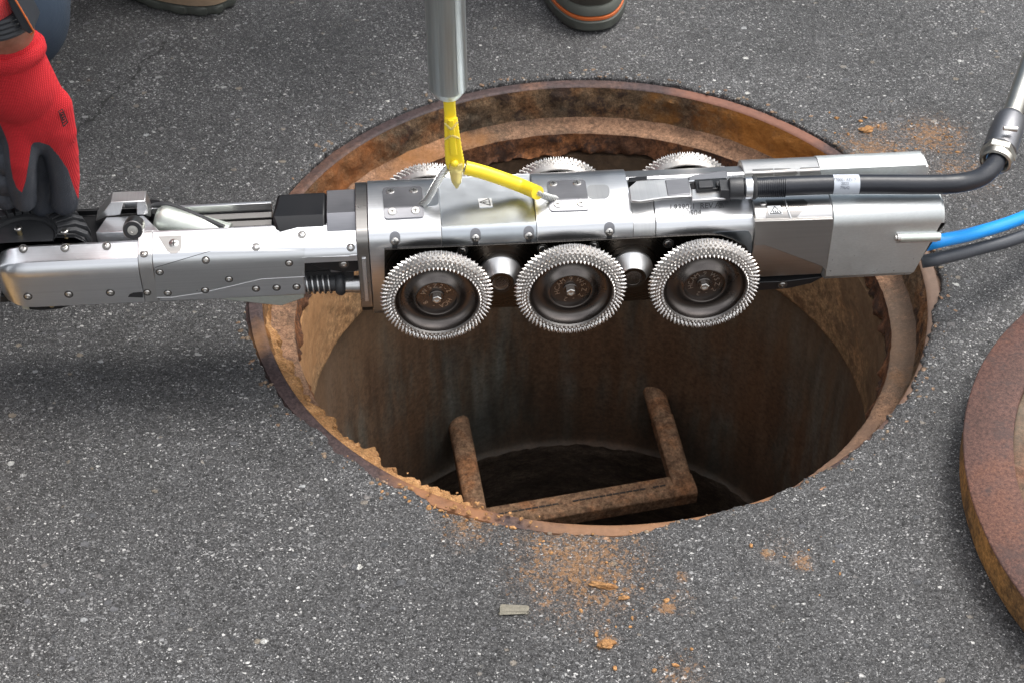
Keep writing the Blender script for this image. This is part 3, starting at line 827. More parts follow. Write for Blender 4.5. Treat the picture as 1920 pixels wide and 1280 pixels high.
u = Vector((0, 0, 1)).cross(d).normalized()
C0, C1 = ql - d * 0.016, qr + d * 0.016
add_poly(bm, [C0 - u * 0.018 - EZ * 0.014, C0 - u * 0.018 + EZ * 0.005, C0 - u * 0.013 + EZ * 0.0102, C0 + u * 0.014 + EZ * 0.0102, C0 + u * 0.017 + EZ * 0.006, C0 + u * 0.017 - EZ * 0.014], C1 - C0)
link("tread", tomesh("tread", bm), M['step'], st, bevel=0.0015)
bm = bmesh.new()
for i in range(26):
    t = 0.08 + 0.82 * i / 25
    if 0.40 < t < 0.46 or 0.82 < t < 0.86: continue
    p = ql + (qr - ql) * t + EZ * 0.0104
    add_poly(bm, [p - d * 0.004 - u * 0.0012, p + d * 0.004 - u * 0.0012, p + d * 0.004 + u * 0.0012, p - d * 0.004 + u * 0.0012], Vector((0, 0, 0.0004)))
link("tread_groove", tomesh("tread_groove", bm), M['dark'], st, 0)

# lifted lid lying on the asphalt at the right
LC = Vector((0.64993, -0.34745, 0.0055))
lid = empty("manhole_cover", LC, label="round rusty manhole cover lying on the asphalt at the right edge", cat="manhole cover")
def lidpart(name, prof, mat, n=360, rough=0.0004, cap=False):
    bm = bmesh.new()
    R = []
    for r, z in prof:
        row = []
        for k in range(n):
            a = 2 * PI * k / n
            q = Vector((r * math.cos(a), r * math.sin(a), z))
            dd = rough * noise.noise(q * 40)
            row.append(bm.verts.new((q.x * (1 + dd / max(r, .01)), q.y * (1 + dd / max(r, .01)), z + rough * noise.noise(q * 60))))
        R.append(row)
    for A, B in zip(R[:-1], R[1:]):
        for k in range(n):
            bm.faces.new((A[k], A[(k + 1) % n], B[(k + 1) % n], B[k]))
    if cap:
        bm.faces.new(R[-1])
    return link(name, tomesh(name, bm), mat, lid, 45)
lidpart("side", [(0.300, 0.0), (0.3270, 0.0), (0.3290, 0.006), (0.3295, 0.030), (0.3300, 0.0375), (0.3313, 0.038)], M['lidside'])
lidpart("top_ring", [(0.3313, 0.038), (0.3310, 0.0388), (0.3300, 0.0395), (0.300, 0.0397), (0.2885, 0.0393), (0.2868, 0.0385), (0.2860, 0.033)], M['lid'])
lidpart("infill", [(0.2860, 0.033), (0.284, 0.0345), (0.27, 0.0350), (0.20, 0.0352), (0.10, 0.0352), (0.03, 0.0352)], M['lidfill'], rough=0.0009, cap=True)

# ================================================================== THE SEWER ROBOT
rob = empty("sewer_robot", label="silver sewer pipe robot with spiked wheels held over the open manhole", cat="pipe robot")
rob.matrix_world = RM
def arc(cy, cz, ry, rz, a0, a1, n=8):
    return [(cy + ry * math.cos(math.radians(a0 + (a1 - a0) * k / n)), cz + rz * math.sin(math.radians(a0 + (a1 - a0) * k / n))) for k in range(n + 1)]
# profile round the middle body, from back foot over the top to front foot
SB = [(0.0455, -0.045)] + arc(0.018, 0.034, 0.0275, 0.026, 0, 90, 10) + [(-0.0170, 0.0605), (-0.0348, 0.0540)] + arc(-0.0320, 0.0370, 0.0135, 0.0180, 111, 180, 10) + [(-0.0455, -0.037), (-0.041, -0.045)]
SBP = [(0.0455, -0.045)] + arc(0.018, 0.034, 0.0275, 0.026, 0, 50, 6) + [(0.034, 0.0535), (-0.0358, 0.0535)] + arc(-0.0320, 0.0370, 0.0135, 0.0180, 116, 180, 9) + [(-0.0455, -0.037), (-0.041, -0.045)]
SF = [(y * 1.0, z * 1.0) for y, z in SB[:-2]] + [(-0.0455, -0.034), (-0.038, -0.045)]
XP0, XP1 = T(826, 400, 0.0535).x, T(1003, 400, 0.0535).x
XE = 0.0608
bm = bmesh.new()
add_prism(bm, SB, -0.183, XP0 - 0.0003)
link("body_shell", tomesh("b", bm), M['steel'], rob, 32, bevel=0.0004)
bm = bmesh.new()
add_prism(bm, SBP, XP0, XP1)
link("milled_panel", tomesh("b", bm), M['pocket'], rob, 20, bevel=0.0003)
bm = bmesh.new()
add_prism(bm, SB, XP1 + 0.0003, XE)
link("body_shell", tomesh("b", bm), M['steel'], rob, 32, bevel=0.0004)
bm = bmesh.new()
add_prism(bm, [(y * 0.985, z * 0.985) for y, z in SF], -0.1945, -0.1834)
link("end_flange", tomesh("b", bm), M['steeldk'], rob, 32, bevel=0.0006)
bm = bmesh.new()
p = F(678, 482, -0.044)
add_box(bm, (p.x, -0.0462, F(678, 566, -0.046).z), (p.x + 0.004, -0.040, p.z))
link("flange_lug", tomesh("b", bm), M['steel'], rob, bevel=0.0005)
# collar and front quarter of the drive section
SR = [(-0.013, 0.040), (-0.013, 0.0500), (-0.0155, 0.0575), (-0.0185, 0.0582), (-0.0365, 0.0505)] + arc(-0.0310, 0.0345, 0.0145, 0.0185, 123, 180, 9) + [(-0.0455, -0.035), (-0.036, -0.042), (-0.013, -0.042)]
XC = 0.0816
bm = bmesh.new()
add_prism(bm, [(y * 0.995, z * 0.995) for y, z in SR], XE + 0.0003, XC)
link("collar_ring", tomesh("b", bm), M['steel2'], rob, 32, bevel=0.0003)
XB = F(1415, 420, -0.045).x
bm = bmesh.new()
add_prism(bm, SR, XC + 0.0006, XB)
link("drive_cover", tomesh("b", bm), M['steel'], rob, 32, bevel=0.0004)
# core between and the mirrored back half
bm = bmesh.new()
add_prism(bm, [(0.0125, -0.04), (0.0125, 0.041), (-0.0125, 0.041), (-0.0125, -0.04)], XE + 0.0003, 0.243)
link("core_beam", tomesh("b", bm), M['steeldk'], rob)
SRB = [(-y, z - 0.001) for y, z in SR]
bm = bmesh.new()
add_prism(bm, SRB, XE + 0.0003, XB)
link("drive_cover", tomesh("b", bm), M['steel'], rob, 32, bevel=0.0004)
XD = T(1556, 373, 0.057).x
XEND = 0.3525
# tapered neck section, its lower flank leaning inward
SC = [(-0.013, 0.040), (-0.013, 0.050), (-0.0165, 0.0572), (-0.027, 0.0575)] + arc(-0.031, 0.040, 0.0180, 0.0175, 90, 180, 8) + [(-0.0490, 0.016), (-0.0380, -0.026), (-0.030, -0.033), (-0.013, -0.033)]
SD = [(-0.0145, 0.040), (-0.0145, 0.050), (-0.0170, 0.0573), (-0.029, 0.0577)] + arc(-0.032, 0.040, 0.0182, 0.0177, 90, 180, 8) + [(-0.0502, -0.019), (-0.0470, -0.0245), (-0.038, -0.028), (-0.0145, -0.028)]
for s in (1, -1):
    fl = lambda S: [(y * s, z) for y, z in S]
    bm = bmesh.new()
    add_prism(bm, fl(SC), XB + 0.0002, XD)
    neck = link("neck_section", tomesh("b", bm), M['neckdk'], rob, 28, bevel=0.0003)
    bm = bmesh.new()
    add_prism(bm, fl([(y * 1.0 + (0), z) for y, z in SD]), XD + 0.0003, XEND - 0.003, lambda y, z: -0.34 * max(0, 0.030 - z) if z < 0.03 else 0, 1)
    rear = link("tail_section", tomesh("b", bm), M['alu'], rob, 28, bevel=0.0005)
    bm = bmesh.new()
    zz = [(y * 0.93 - 0.0025, (z - 0.015) * 0.93 + 0.015) for y, z in SD]
    add_prism(bm, fl(zz), XEND - 0.0032, XEND, lambda y, z: -0.34 * max(0, 0.030 - z) if z < 0.03 else 0, 1)
    for v in bm.verts:
        if v.co.x < XEND - 0.003 and v.co.z < 0.03:
            v.co.x -= 0.34 * (0.03 - v.co.z)
    link("tail_cap", tomesh("b", bm), M['alu'], rob, 28, bevel=0.0008)
# lighter side panel of the neck, over the leaning flank
bm = bmesh.new()
NP = [(1415, 416), (1562, 411), (1560, 470), (1558, 520), (1541, 500), (1433, 460), (1415, 461)]
add_poly(bm, [F(x, y, -0.0493) for x, y in NP], Vector((0, 0.012, 0)))
link("neck_side_panel", tomesh("b", bm), metal("grey_brushed", (0.42, 0.41, 0.40), 0.36, brush=(8, 300, 900), smudge=0.25), rob, bevel=0.0004)
bm = surfpatch([(1435.6, 375.5), (1506.6, 374.5), (1514.6, 381), (1509, 392), (1486, 416), (1436, 418)], SC, 0.0004)
link("neck_top_panel", tomesh("b", bm), M['steeldk'], rob, 40)
bm = bmesh.new()
add_tube(bm, [hit(x, y, SC, 0.0005)[0] for x, y in ((1471, 377), (1475, 389), (1480, 402), (1485, 415))], 0.0011, 10)
link("panel_ridge", tomesh("b", bm), M['steel2'], rob)
bm = bmesh.new()
add_poly(bm, [F(x, y, -0.040) for x, y in ((1412, 530), (1470, 528), (1545, 519), (1520, 532), (1478, 541), (1412, 546))], Vector((0, 0.02, 0)))
link("belly_plate", tomesh("b", bm), M['blackmetal'], rob, bevel=0.0005)
SCm = [(-y, z) for y, z in SC][::-1]
for q_ in ([(1411, 318.5), (1450, 316.5), (1450, 330.5), (1412, 332)], [(1452, 316.4), (1480, 316.8), (1493, 321), (1496, 326), (1490, 330), (1452, 330.4)], [(1500, 315.4), (1536, 313.6), (1540, 328), (1500, 329.8)]):
    link("far_neck_panel", tomesh("b", surfpatch(q_, SCm, 0.0004)), M['steeldk'], rob, 40)
# recessed gauge fitting at the tail
bm = bmesh.new()
pa, pb = F(1684, 446, -0.0515), F(1762, 444, -0.0515)
add_tube(bm, [pa, pb], 0.0042, 20)
link("tail_channel", tomesh("b", bm), M['pale'], rob)
bm = bmesh.new()
add_cyl(bm, pa - Vector((0.0015, 0, 0)), pa + Vector((0.0018, 0, 0)), 0.0046, seg=24, bev=0.0004)
add_cyl(bm, pa - Vector((0.0030, 0, 0)), pa - Vector((0.0016, 0, 0)), 0.0030, seg=24)
link("channel_collar", tomesh("b", bm), M['screw'], rob)
bm = surfpatch([(1680.5, 436), (1766, 434.5), (1765.6, 436.5), (1680.8, 438)], SD, 0.0007)
bm2 = surfpatch([(1680.5, 454), (1757, 451.5), (1757, 453), (1680.8, 455.6)], SD, 0.0007)
link("channel_lip", tomesh("b", bm), M['steel'], rob)
link("channel_lip", tomesh("b", bm2), M['steel'], rob)
# middle fins between the two tails
bm = bmesh.new()
a0, a1 = T(1400, 369, 0.054), T(1662, 365, 0.054)
add_box(bm, (a0.x, -0.0155, 0.046), (a1.x, -0.0125, 0.0585))
link("cable_tray", tomesh("b", bm), M['alu'], rob, bevel=0.0005)

# dark wheel plate with the six screw pockets above it
PLY = -0.0475
PLP = [(721, 468.5), (950, 458.5), (1190, 447.2), (1325, 440.6), (1352, 441.5), (1375, 449), (1398, 463), (1412, 487), (1420, 545), (1180, 565), (930, 577.5), (721, 588)]
def plate_mat():
    m, nt, b = new_mat("turned_plate")
    b.inputs['Metallic'].default_value = 1.0
    co = nd(nt, "ShaderNodeTexCoord").outputs['Object']
    f = None
    for cxx in (-0.0634, 0.0602, -0.125):
        dd = nd(nt, "ShaderNodeVectorMath", {0: co, 1: (cxx, PLY, 0.004)}, operation='DISTANCE').outputs['Value']
        f = dd if f is None else math_(nt, 'MINIMUM', f, dd)
    n = nd(nt, "ShaderNodeTexNoise", {'Vector': nd(nt, "ShaderNodeCombineXYZ", {0: f}).outputs[0], 'Scale': 420.0, 'Detail': 4}).outputs[0]
    nt.links.new(mix(nt, n, (0.03, 0.027, 0.024), (0.11, 0.10, 0.09)), b.inputs['Base Color'])
    nt.links.new(math_(nt, 'MULTIPLY_ADD', n, 0.25, 0.16), b.inputs['Roughness'])
    bump(nt, b, n, 0.0003)
    return m
M['turned'] = plate_mat()
def plate_parts(sy):
    bm = bmesh.new()
    add_poly(bm, [Vector((q.x, sy * -PLY, q.z)) for q in [F(x, y, PLY) for x, y in PLP]], Vector((0, -sy * 0.012, 0)))
    link("wheel_plate", tomesh("b", bm), M['turned'], rob, bevel=0.0004)
    for cxx, czz in ((-0.0634, 0.0042), (0.0602, 0.0021)):
        bm = bmesh.new()
        add_lathe(bm, [(0, 0.0200), (0.002, 0.0200), (0.0025, 0.0192), (0.0150, 0.0125), (0.0156, 0.0122)], (cxx, sy * -PLY, czz), (0, sy, 0), 48)
        bs = link("gear_boss", tomesh("b", bm), M['steel2'], rob, 40)
        bm = bmesh.new()
        add_lathe(bm, [(0.0156, 0.0122), (0.0162, 0.0118), (0.0160, 0.0085), (0.0150, 0.0075), (0.0152, 0.004), (0.0148, 0.0)], (cxx, sy * -PLY, czz), (0, sy, 0), 48)
        link("boss_face", tomesh("b", bm), M['turned'], bs, 40)
plate_parts(-1)
plate_parts(1)
bm = surfpatch([(1338, 436), (1396, 432.5), (1404, 434), (1409, 442), (1412, 474), (1408, 478), (1398, 462), (1375, 448), (1352, 440.5)], SR, 0.0003)
link("gear_recess", tomesh("b", bm), metal("recess_steel", (0.22, 0.25, 0.28), 0.3, brush=(40, 40, 40), var=0.35), rob, 40)

# screws
def add_screw(px, py, sec=None, y=None, r=0.0030, kind='hex', ring=True, parent=rob, mat=None, z=None):
    if sec is not None:
        p, n = hit(px, py, sec, 0.0)
    elif y is not None:
        p, n = F(px, py, y), Vector((0, -1, 0))
    else:
        p, n = T(px, py, z), Vector((0, 0, 1))
    bm = bmesh.new()
    add_lathe(bm, [(-0.001, r), (0.0005, r), (0.0009, r * 0.92), (0.0014, r * 0.62), (0.00145, r * 0.42), (0.0005, r * 0.38), (0.0005, 0)] if kind == 'hex' else
              [(-0.001, r), (0.0003, r), (0.0007, r * 0.9), (0.0013, r * 0.5), (0.0014, 0)], p, n, 18 if kind != 'hex' else 18)
    s = link("screw", tomesh("screw", bm), mat or M['screw'], parent, 40)
    if ring:
        bm = bmesh.new()
        add_lathe(bm, [(-0.0004, r * 1.02), (0.0007, r * 1.02), (0.0007, r * 1.42), (-0.0004, r * 1.42)], p, n, 24, closed=True)
        link("countersink", tomesh("ring", bm), M['ringdk'], s, 40)
    if kind == 'cross':
        u, v = frame_of(n)
        bm = bmesh.new()
        for a in (u, v):
            b_ = n.cross(a)
            c = p + n * 0.00125
            add_poly(bm, [c - a * r * 0.6 - b_ * r * 0.12, c + a * r * 0.6 - b_ * r * 0.12, c + a * r * 0.6 + b_ * r * 0.12, c - a * r * 0.6 + b_ * r * 0.12], n * 0.0003)
        link("screw_slot", tomesh("slot", bm), M['ink'], s, 0)
    return s
def pill(px, py, sec):
    """grey milled pocket running off the shoulder edge, with its screw and the dark clamp below"""
    pts = [(px + 10 * math.cos(math.radians(a)), py - 1 - 11 * math.sin(math.radians(a))) for a in range(0, 181, 15)]
    pts = pts + [(px - 10, py + 8), (px - 6, py + 13), (px + 6, py + 13), (px + 10, py + 8)]
    s0 = link("screw_pocket", tomesh("b", surfpatch(pts, sec, 0.0003)), M['lash'], rob, 40)
    link("clamp_slot", tomesh("b", surfpatch([(px - 5, py + 12), (px + 5, py + 12), (px + 5, py + 21), (px - 5, py + 21)], sec, 0.0006)), M['ink'], s0, 40)
    add_screw(px, py + 7, sec, r=0.0036, kind='cross', ring=False, parent=rob)
for px, py in ((740.5, 446), (891.5, 440), (991.5, 436), (1142.5, 428.5)):
    pill(px, py, SB)
for px, py in ((1253, 456.7), (1017, 466.6), (867, 470.6), (1113, 461)):
    add_screw(px, py, y=PLY, r=0.0036, kind='cross', mat=M['steeldk'])
add_screw(1467, 534, y=-0.0405, r=0.0032, mat=M['steeldk'])
add_screw(1431, 382, SC, r=0.0034, kind='dome', ring=False)

# lashing plates
def rounded(pts, rad=4, n=4):
    out = []
    L = len(pts)
    for i in range(L):
        p, a, b = Vector(pts[i]).to_2d(), Vector(pts[i - 1]).to_2d(), Vector(pts[(i + 1) % L]).to_2d()
        u, v = (a - p).normalized(), (b - p).normalized()
        for k in range(n + 1):
            t = k / n
            q = (p + u * rad) * (1 - t) ** 2 + 2 * p * t * (1 - t) + (p + v * rad) * t * t
            out.append((q.x, q.y))
    return out
for pts, scs in (([(717, 354), (791, 351.5), (795.5, 408), (721, 412)], ((732, 361.4), (776, 360), (735.5, 398.5), (779, 396.5))),
                 ([(1025, 341.5), (1097, 339), (1106, 395), (1031, 397.5)], ((1037, 347), (1082, 346), (1046, 384.5), (1089.5, 382.5)))):
    lp = link("lashing_plate", tomesh("b", surfpatch(rounded(pts, 7), SB, 0.0013, 1.5)), M['lash'], rob, 25)
    for x, y in scs:
        o, d = lray(x, y)
        p, n = hit(x, y, SB, 0.0013)
        bm = bmesh.new()
        add_lathe(bm, [(-0.001, 0.0040), (0.0003, 0.0040), (0.0009, 0.0034), (0.0011, 0.0)], p, n, 20)
        s = link("screw", tomesh("s", bm), M['screw'], lp, 40)
        u, v = frame_of(n)
        bm = bmesh.new()
        for a in (u, v):
            b_ = n.cross(a)
            c = p + n * 0.0008
            add_poly(bm, [c - a * 0.0022 - b_ * 0.0004, c + a * 0.0022 - b_ * 0.0004, c + a * 0.0022 + b_ * 0.0004, c - a * 0.0022 + b_ * 0.0004], n * 0.0005)
        b2 = link("screw_slot", tomesh("slot", bm), M['ink'], lp, 0)
link("rope_slot", tomesh("b", surfpatch(rounded([(1099, 348.6), (1142, 346.8), (1144, 373), (1103, 374.5)], 11, 6), SB, 0.0004, 1.5)), M['steel2'], rob, 25)
link("rope_slot", tomesh("b", surfpatch(rounded([(796, 361), (822, 360), (823, 386), (797, 388)], 8, 6), SB, 0.0003, 1.5)), M['pocket'], rob, 25)

# warning labels
def sticker(pts, tri, inner, sec):
    s = link("warning_label", tomesh("b", surfpatch(pts, sec, 0.0009, 1.5, 0.0002)), M['white'], rob, 25)
    bm = bmesh.new()
    P = [hit(x, y, sec, 0.0012)[0] for x, y in tri]
    for i in range(3):
        add_tube(bm, [P[i], P[(i + 1) % 3]], 0.00035, 6)
    for a, b_ in inner:
        add_tube(bm, [hit(a[0], a[1], sec, 0.0012)[0], hit(b_[0], b_[1], sec, 0.0012)[0]], 0.0004, 6)
    link("warning_triangle", tomesh("b", bm), M['ink'], s)
sticker([(896, 374.5), (921.4, 373), (924, 388.7), (899, 390.2)], [(899.6, 381.5), (916.5, 374.8), (919.5, 387.3)], [((905.5, 381.6), (912.5, 381.2)), ((914.6, 381.1), (915.8, 381.0))], SBP)
sticker([(1438, 387.9), (1463, 387), (1467, 402.3), (1441.5, 403.7)], [(1443.5, 401.6), (1452, 388.8), (1465, 400.6)], [((1449, 396), (1451, 400)), ((1453, 396), (1455, 400)), ((1457, 396.5), (1458.5, 400))], [(y * 1.0 - 0.0, z + 0.0004) for y, z in SC])
for t, x, y in (("L9390-1  REV.A.1", 1256, 395), ("25020504", 1257, 407)):
    me = surftext(t, x, y, 14.5, SR, 0.0010, -0.045)
    link("engraved_text", me, M['paleink'], rob, 0)

# cable coupling block on the top of the core
cb = empty("cable_coupling")
cb.parent = rob
def tpoly(name, pts, z, depth, mat, parent, bev=0.0006):
    bm = bmesh.new()
    add_poly(bm, [T(x, y, z) for x, y in pts], Vector((0, 0, -depth)))
    return link(name, tomesh("b", bm), mat, parent, bevel=bev)
tpoly("coupling_body", [(1179, 352), (1193, 340), (1246, 336), (1290, 332), (1297, 358), (1296, 368), (1245, 371), (1200, 377.5), (1183, 376)], 0.0662, 0.003, M['steel2'], cb)
tpoly("saddle", [(1247, 338), (1291, 334), (1295, 364), (1252, 366.5)], 0.0669, 0.002, M['lash'], cb)
tpoly("side_cheek", [(1296, 355), (1330, 352), (1369, 345), (1368, 371), (1330, 374), (1297, 376)], 0.0658, 0.003, M['steel2'], cb, 0.001)
tpoly("latch_housing", [(1302, 337), (1362, 333), (1366, 352), (1307, 357)], 0.069, 0.006, M['blackmetal'], cb)
tpoly("latch_lever", [(1309, 340), (1336, 338), (1338, 350), (1311, 352)], 0.0715, 0.002, M['rubber'], cb)
tpoly("latch_lever", [(1342, 340), (1364, 338), (1365, 346), (1344, 348)], 0.0715, 0.002, M['rubber'], cb)
tpoly("far_rail", [(1178, 333), (1214, 330.5), (1213, 339), (1179, 341)], 0.0590, 0.010, M['blackmetal'], cb)
tpoly("far_cheek", [(1291, 332), (1302, 328), (1352, 321), (1364, 322), (1364, 334), (1292, 340)], 0.063, 0.012, M['lash'], cb)
tpoly("cheek_edge", [(1291, 338.5), (1362, 332.8), (1362, 334.6), (1291, 341)], 0.0642, 0.003, M['steel'], cb, 0.0003)

# wheels
def wheel_meshes():
    y0 = 0.0
    # profile (axis pointing outward, radius): back face, tread, front face
    prof = [(-0.0148, 0.0436), (-0.0158, 0.0440), (-0.0165, 0.0444), (-0.0166, 0.0458), (-0.0163, 0.0466), (-0.0155, 0.0471), (-0.011, 0.0490), (-0.0055, 0.0503), (-0.0010, 0.0470), (0.0012, 0.0410), (0.0008, 0.0388), (-0.001, 0.0380)]
    bm = bmesh.new()
    add_lathe(bm, prof, (0, 0, 0), (0, -1, 0), 120, closed=True)
    # spikes in staggered rows
    L = 0.0026
    rows_ = []
    trd = [(-0.0118, 0.0487)] + prof[7:11]
    # arc length positions
    seg = []
    for (a0, r0), (a1, r1) in zip(trd[:-1], trd[1:]):
        l = math.hypot(a1 - a0, r1 - r0)
        n = 12
        for k in range(n):
            t = k / n
            seg.append((a0 + (a1 - a0) * t, r0 + (r1 - r0) * t, (r1 - r0) / l, (a1 - a0) / l, l / n))
    tot = sum(s[4] for s in seg)
    NR = 8
    want = [tot * (i + 0.5) / NR for i in range(NR)]
    acc = 0
    j = 0
    for s in seg:
        while j < NR and acc + s[4] >= want[j]:
            rows_.append(s)
            j += 1
        acc += s[4]
    NS = 66
    for i, (a, r, dr, da, _) in enumerate(rows_):
        for k in range(NS):
            th = 2 * PI * (k + 0.5 * (i % 2) + 0.03 * i + random.uniform(-0.06, 0.06)) / NS
            rad = Vector((math.cos(th), 0, math.sin(th)))
            ax = Vector((0, -1, 0))
            n = (rad * da - ax * dr).normalized()
            n = (n + rad * 0.05 + Vector((random.uniform(-1, 1), random.uniform(-1, 1), random.uniform(-1, 1))) * 0.06).normalized()
            p = rad * r + ax * a
            tt = rad.cross(ax)
            u = n.cross(tt).normalized()
            rb = 0.00155
            tip = bm.verts.new(p + n * L * (0.9 + 0.2 * random.random()))
            base = [bm.verts.new(p - n * 0.0003 + (tt * math.cos(q * PI / 3) + u * math.sin(q * PI / 3)) * rb) for q in range(6)]
            for q in range(6):
                bm.faces.new((base[q], base[(q + 1) % 6], tip))
    rim = tomesh("spiked_rim", bm)
    for p in rim.polygons:
        p.material_index = 1 if len(p.vertices) == 4 else 0
    bm = bmesh.new()
    add_lathe(bm, [(-0.001, 0.0380), (-0.0040, 0.0374), (-0.0085, 0.0345), (-0.0100, 0.0310), (-0.0095, 0.0270), (-0.0068, 0.0232), (-0.0042, 0.0208), (-0.0036, 0.0196), (-0.0040, 0.0188), (-0.0074, 0.0184), (-0.0076, 0.0170), (-0.0076, 0.0075), (-0.0076, 0.0)], (0, 0, 0), (0, -1, 0), 96, cap=False)
    add_lathe(bm, [(-0.0150, 0.0438), (-0.0135, 0.0425), (-0.0122, 0.036), (-0.0120, 0.028), (-0.0130, 0.021), (-0.0155, 0.017), (-0.0158, 0.0)], (0, 0, 0), (0, -1, 0), 96, cap=False)
    dish = tomesh("dish", bm)
    return rim, dish
RIMM, DISHM = wheel_meshes()
RIMM.materials.append(M['spike'])
RIMM.materials.append(metal("tread_steel", (0.34, 0.325, 0.31), 0.32, brush=(200, 200, 200), var=0.3))  # darker tread base carries the shade between the spikes in its colour
DISHM.materials.append(M['dish'])
for me in (RIMM,):
    me.set_sharp_from_angle(angle=math.radians(28))
    for p_ in me.polygons: p_.use_smooth = True
for p_ in DISHM.polygons: p_.use_smooth = True
DISHM.set_sharp_from_angle(angle=math.radians(50))
bm = bmesh.new()
add_lathe(bm, [(-0.0076, 0.0070), (-0.0064, 0.0070), (-0.0060, 0.0064), (-0.0060, 0.0052), (-0.0060, 0.0)], (0, 0, 0), (0, -1, 0), 32)
WASH = tomesh("washer", bm)
bm = bmesh.new()
add_lathe(bm, [(-0.0070, 0.0044), (-0.0020, 0.0044), (-0.0014, 0.0038), (-0.0013, 0.0027), (-0.0028, 0.0023), (-0.0028, 0.0)], (0, 0, 0), (0, -1, 0), 6)
BOLT = tomesh("bolt", bm)
def ringtext(items, r=0.0128, size=0.0068):
    """letters stamped round the hub: (text, angle in degrees clockwise from the top)"""
    bm = bmesh.new()
    for ch, ang in items:
        me = textmesh(ch, size)
        xs = [v.co.x for v in me.vertices]
        cx_ = (min(xs) + max(xs)) / 2
        a = math.radians(ang)
        for v in me.vertices:
            x, z = v.co.x - cx_, v.co.y + r - size * 0.35
            v.co = Vector((x * math.cos(a) + z * math.sin(a), 0.0072, -x * math.sin(a) + z * math.cos(a)))
        bm.from_mesh(me)
    return tomesh("lettering", bm)
T1 = [("W", -62), ("S", -30), ("Z", -5), ("2", 20), ("-", 42), ("2", 62), ("H", 118), ("C", 140), ("A", 160), ("-", 195), ("8", 235)]
T2 = [("H", -105), ("C", -82), ("A", -58), ("M", -36), ("9", 0), ("W", 40), ("S", 68), ("Z", 96), ("2", 130), ("-", 165), ("2", 200)]
TM = [ringtext(T1), ringtext(T2)]
WH = ((-0.1235, 0.0005, -40, 0), (0.0003, 0.0010, 12, 1), (0.1250, -0.0003, -8, 1))
first = None
for side in (1, -1):
    for i, (wx, wz, turn, ti) in enumerate(WH):
        e = empty("wheel")
        e.parent = rob
        e.location = (wx + (-0.001 if side < 0 else 0), -0.0815 if side > 0 else 0.0645, wz + 0.001)
        e.rotation_euler = (0, 0, 0 if side > 0 else PI)
        for nm, me in (("spiked_rim", RIMM), ("dish", DISHM)):
            o = link(nm, me, None, e, 0)
            o.rotation_euler = (0, math.radians(turn), 0)
        o = link("hub_washer", WASH, M['dish'] if i == 0 and side == 1 and not WASH.materials else None, e, 0)
        o = link("hub_bolt", BOLT, M['screw'] if not BOLT.materials else None, e, 0)
        o.rotation_euler = (0, math.radians(turn * 2), 0)
        me = TM[ti]
        o = link("lettering", me, M['screw'] if not me.materials else None, e, 0)
        # lettering meshes are drawn facing the viewer of the near side
        o.location = (0, 0, 0)
        o.rotation_euler = (0, 0, 0)

# ------------------------------------------------------------------ arm module on the left
SA = [(-0.0155, 0.030), (-0.0155, 0.0468), (-0.0170, 0.0478), (-0.0200, 0.0478), (-0.0370, 0.0390)] + arc(-0.0305, 0.0240, 0.0145, 0.0180, 126, 180, 8) + [(-0.0450, -0.0135), (-0.043, -0.0155), (-0.0155, -0.0155)]
xL, xM, xR = F(287, 500, -0.045).x, F(571, 530, -0.045).x, F(669, 470, -0.045).x
zc = F(620, 483, -0.045).z
bm = bmesh.new()
add_prism(bm, SA, xL, xM)
link("arm_housing", tomesh("b", bm), M['steel'], rob, 32, bevel=0.0005)
bm = bmesh.new()
SA2 = SA[:-3] + [(-0.0450, zc + 0.001), (-0.044, zc), (-0.030, zc), (-0.030, 0.030)]
add_prism(bm, SA2, xM, xR, lambda y, z: -0.0035 * (z < 0.02) - 0.004 * (z > 0.044), 1)
link("arm_tongue", tomesh("b", bm), M['steel'], rob, 32, bevel=0.0008)
def seam(pts, sec, r=0.00035, mat='ink', lift=0.0002, name="panel_seam"):
    bm = bmesh.new()
    P = []
    for (x0, y0), (x1, y1) in zip(pts[:-1], pts[1:]):
        n = max(1, int(math.hypot(x1 - x0, y1 - y0) / 6))
        P += [hit(x0 + (x1 - x0) * k / n, y0 + (y1 - y0) * k / n, sec, lift)[0] for k in range(n)]
    P.append(hit(pts[-1][0], pts[-1][1], sec, lift)[0])
    add_tube(bm, P, r, 6)
    link(name, tomesh("b", bm), M[mat], rob)
# the screwed cover, a skin a millimetre proud of the housing
CV = [(291, 502), (425, 463), (559.5, 427), (571, 425), (571, 517.3), (490, 522), (430, 536), (375, 548.5), (320, 556.5), (294, 556.5), (289.5, 508)]
link("arm_cover", tomesh("b", surfpatch(CV, SA, 0.0006, 2)), metal("cover_steel", (0.66, 0.67, 0.68), 0.25, brush=(5, 700, 700), smudge=0.25), rob, 28)
CV2 = [(571.3, 425), (655, 421.5), (664, 427), (669, 438), (666, 464), (655, 480), (571.3, 482.5)]
link("arm_cover", tomesh("b", surfpatch(CV2, SA2[:-3] + [(-0.0450, zc - 0.01)], 0.0006, 2)), M['steel'], rob, 28)
seam([(294, 557.5), (320, 557.5), (375, 549.5), (430, 537), (490, 523), (571, 518.3)], SA, 0.0004, 'white')
seam([(289.5, 508), (291, 502), (425, 462.5), (559.5, 426.3), (571, 424.4), (655, 420.6)], SA, 0.0004)
for x, y in ((299.5, 510), (314.6, 549), (386, 488), (429.4, 523), (384.6, 543.6), (480, 464), (542, 493), (566, 441), (657.7, 464.6), (480, 541), (518.7, 539), (556, 537.6), (276, 548), (270, 476.6)):
    add_screw(x, y, SA, r=0.0027)
link("screw_recess", tomesh("b", surfpatch([(297, 443.8), (340, 442), (341, 462), (338, 470), (331, 475.5), (321, 476), (313, 470)], SA, 0.0004)), M['steeldk'], rob, 40)
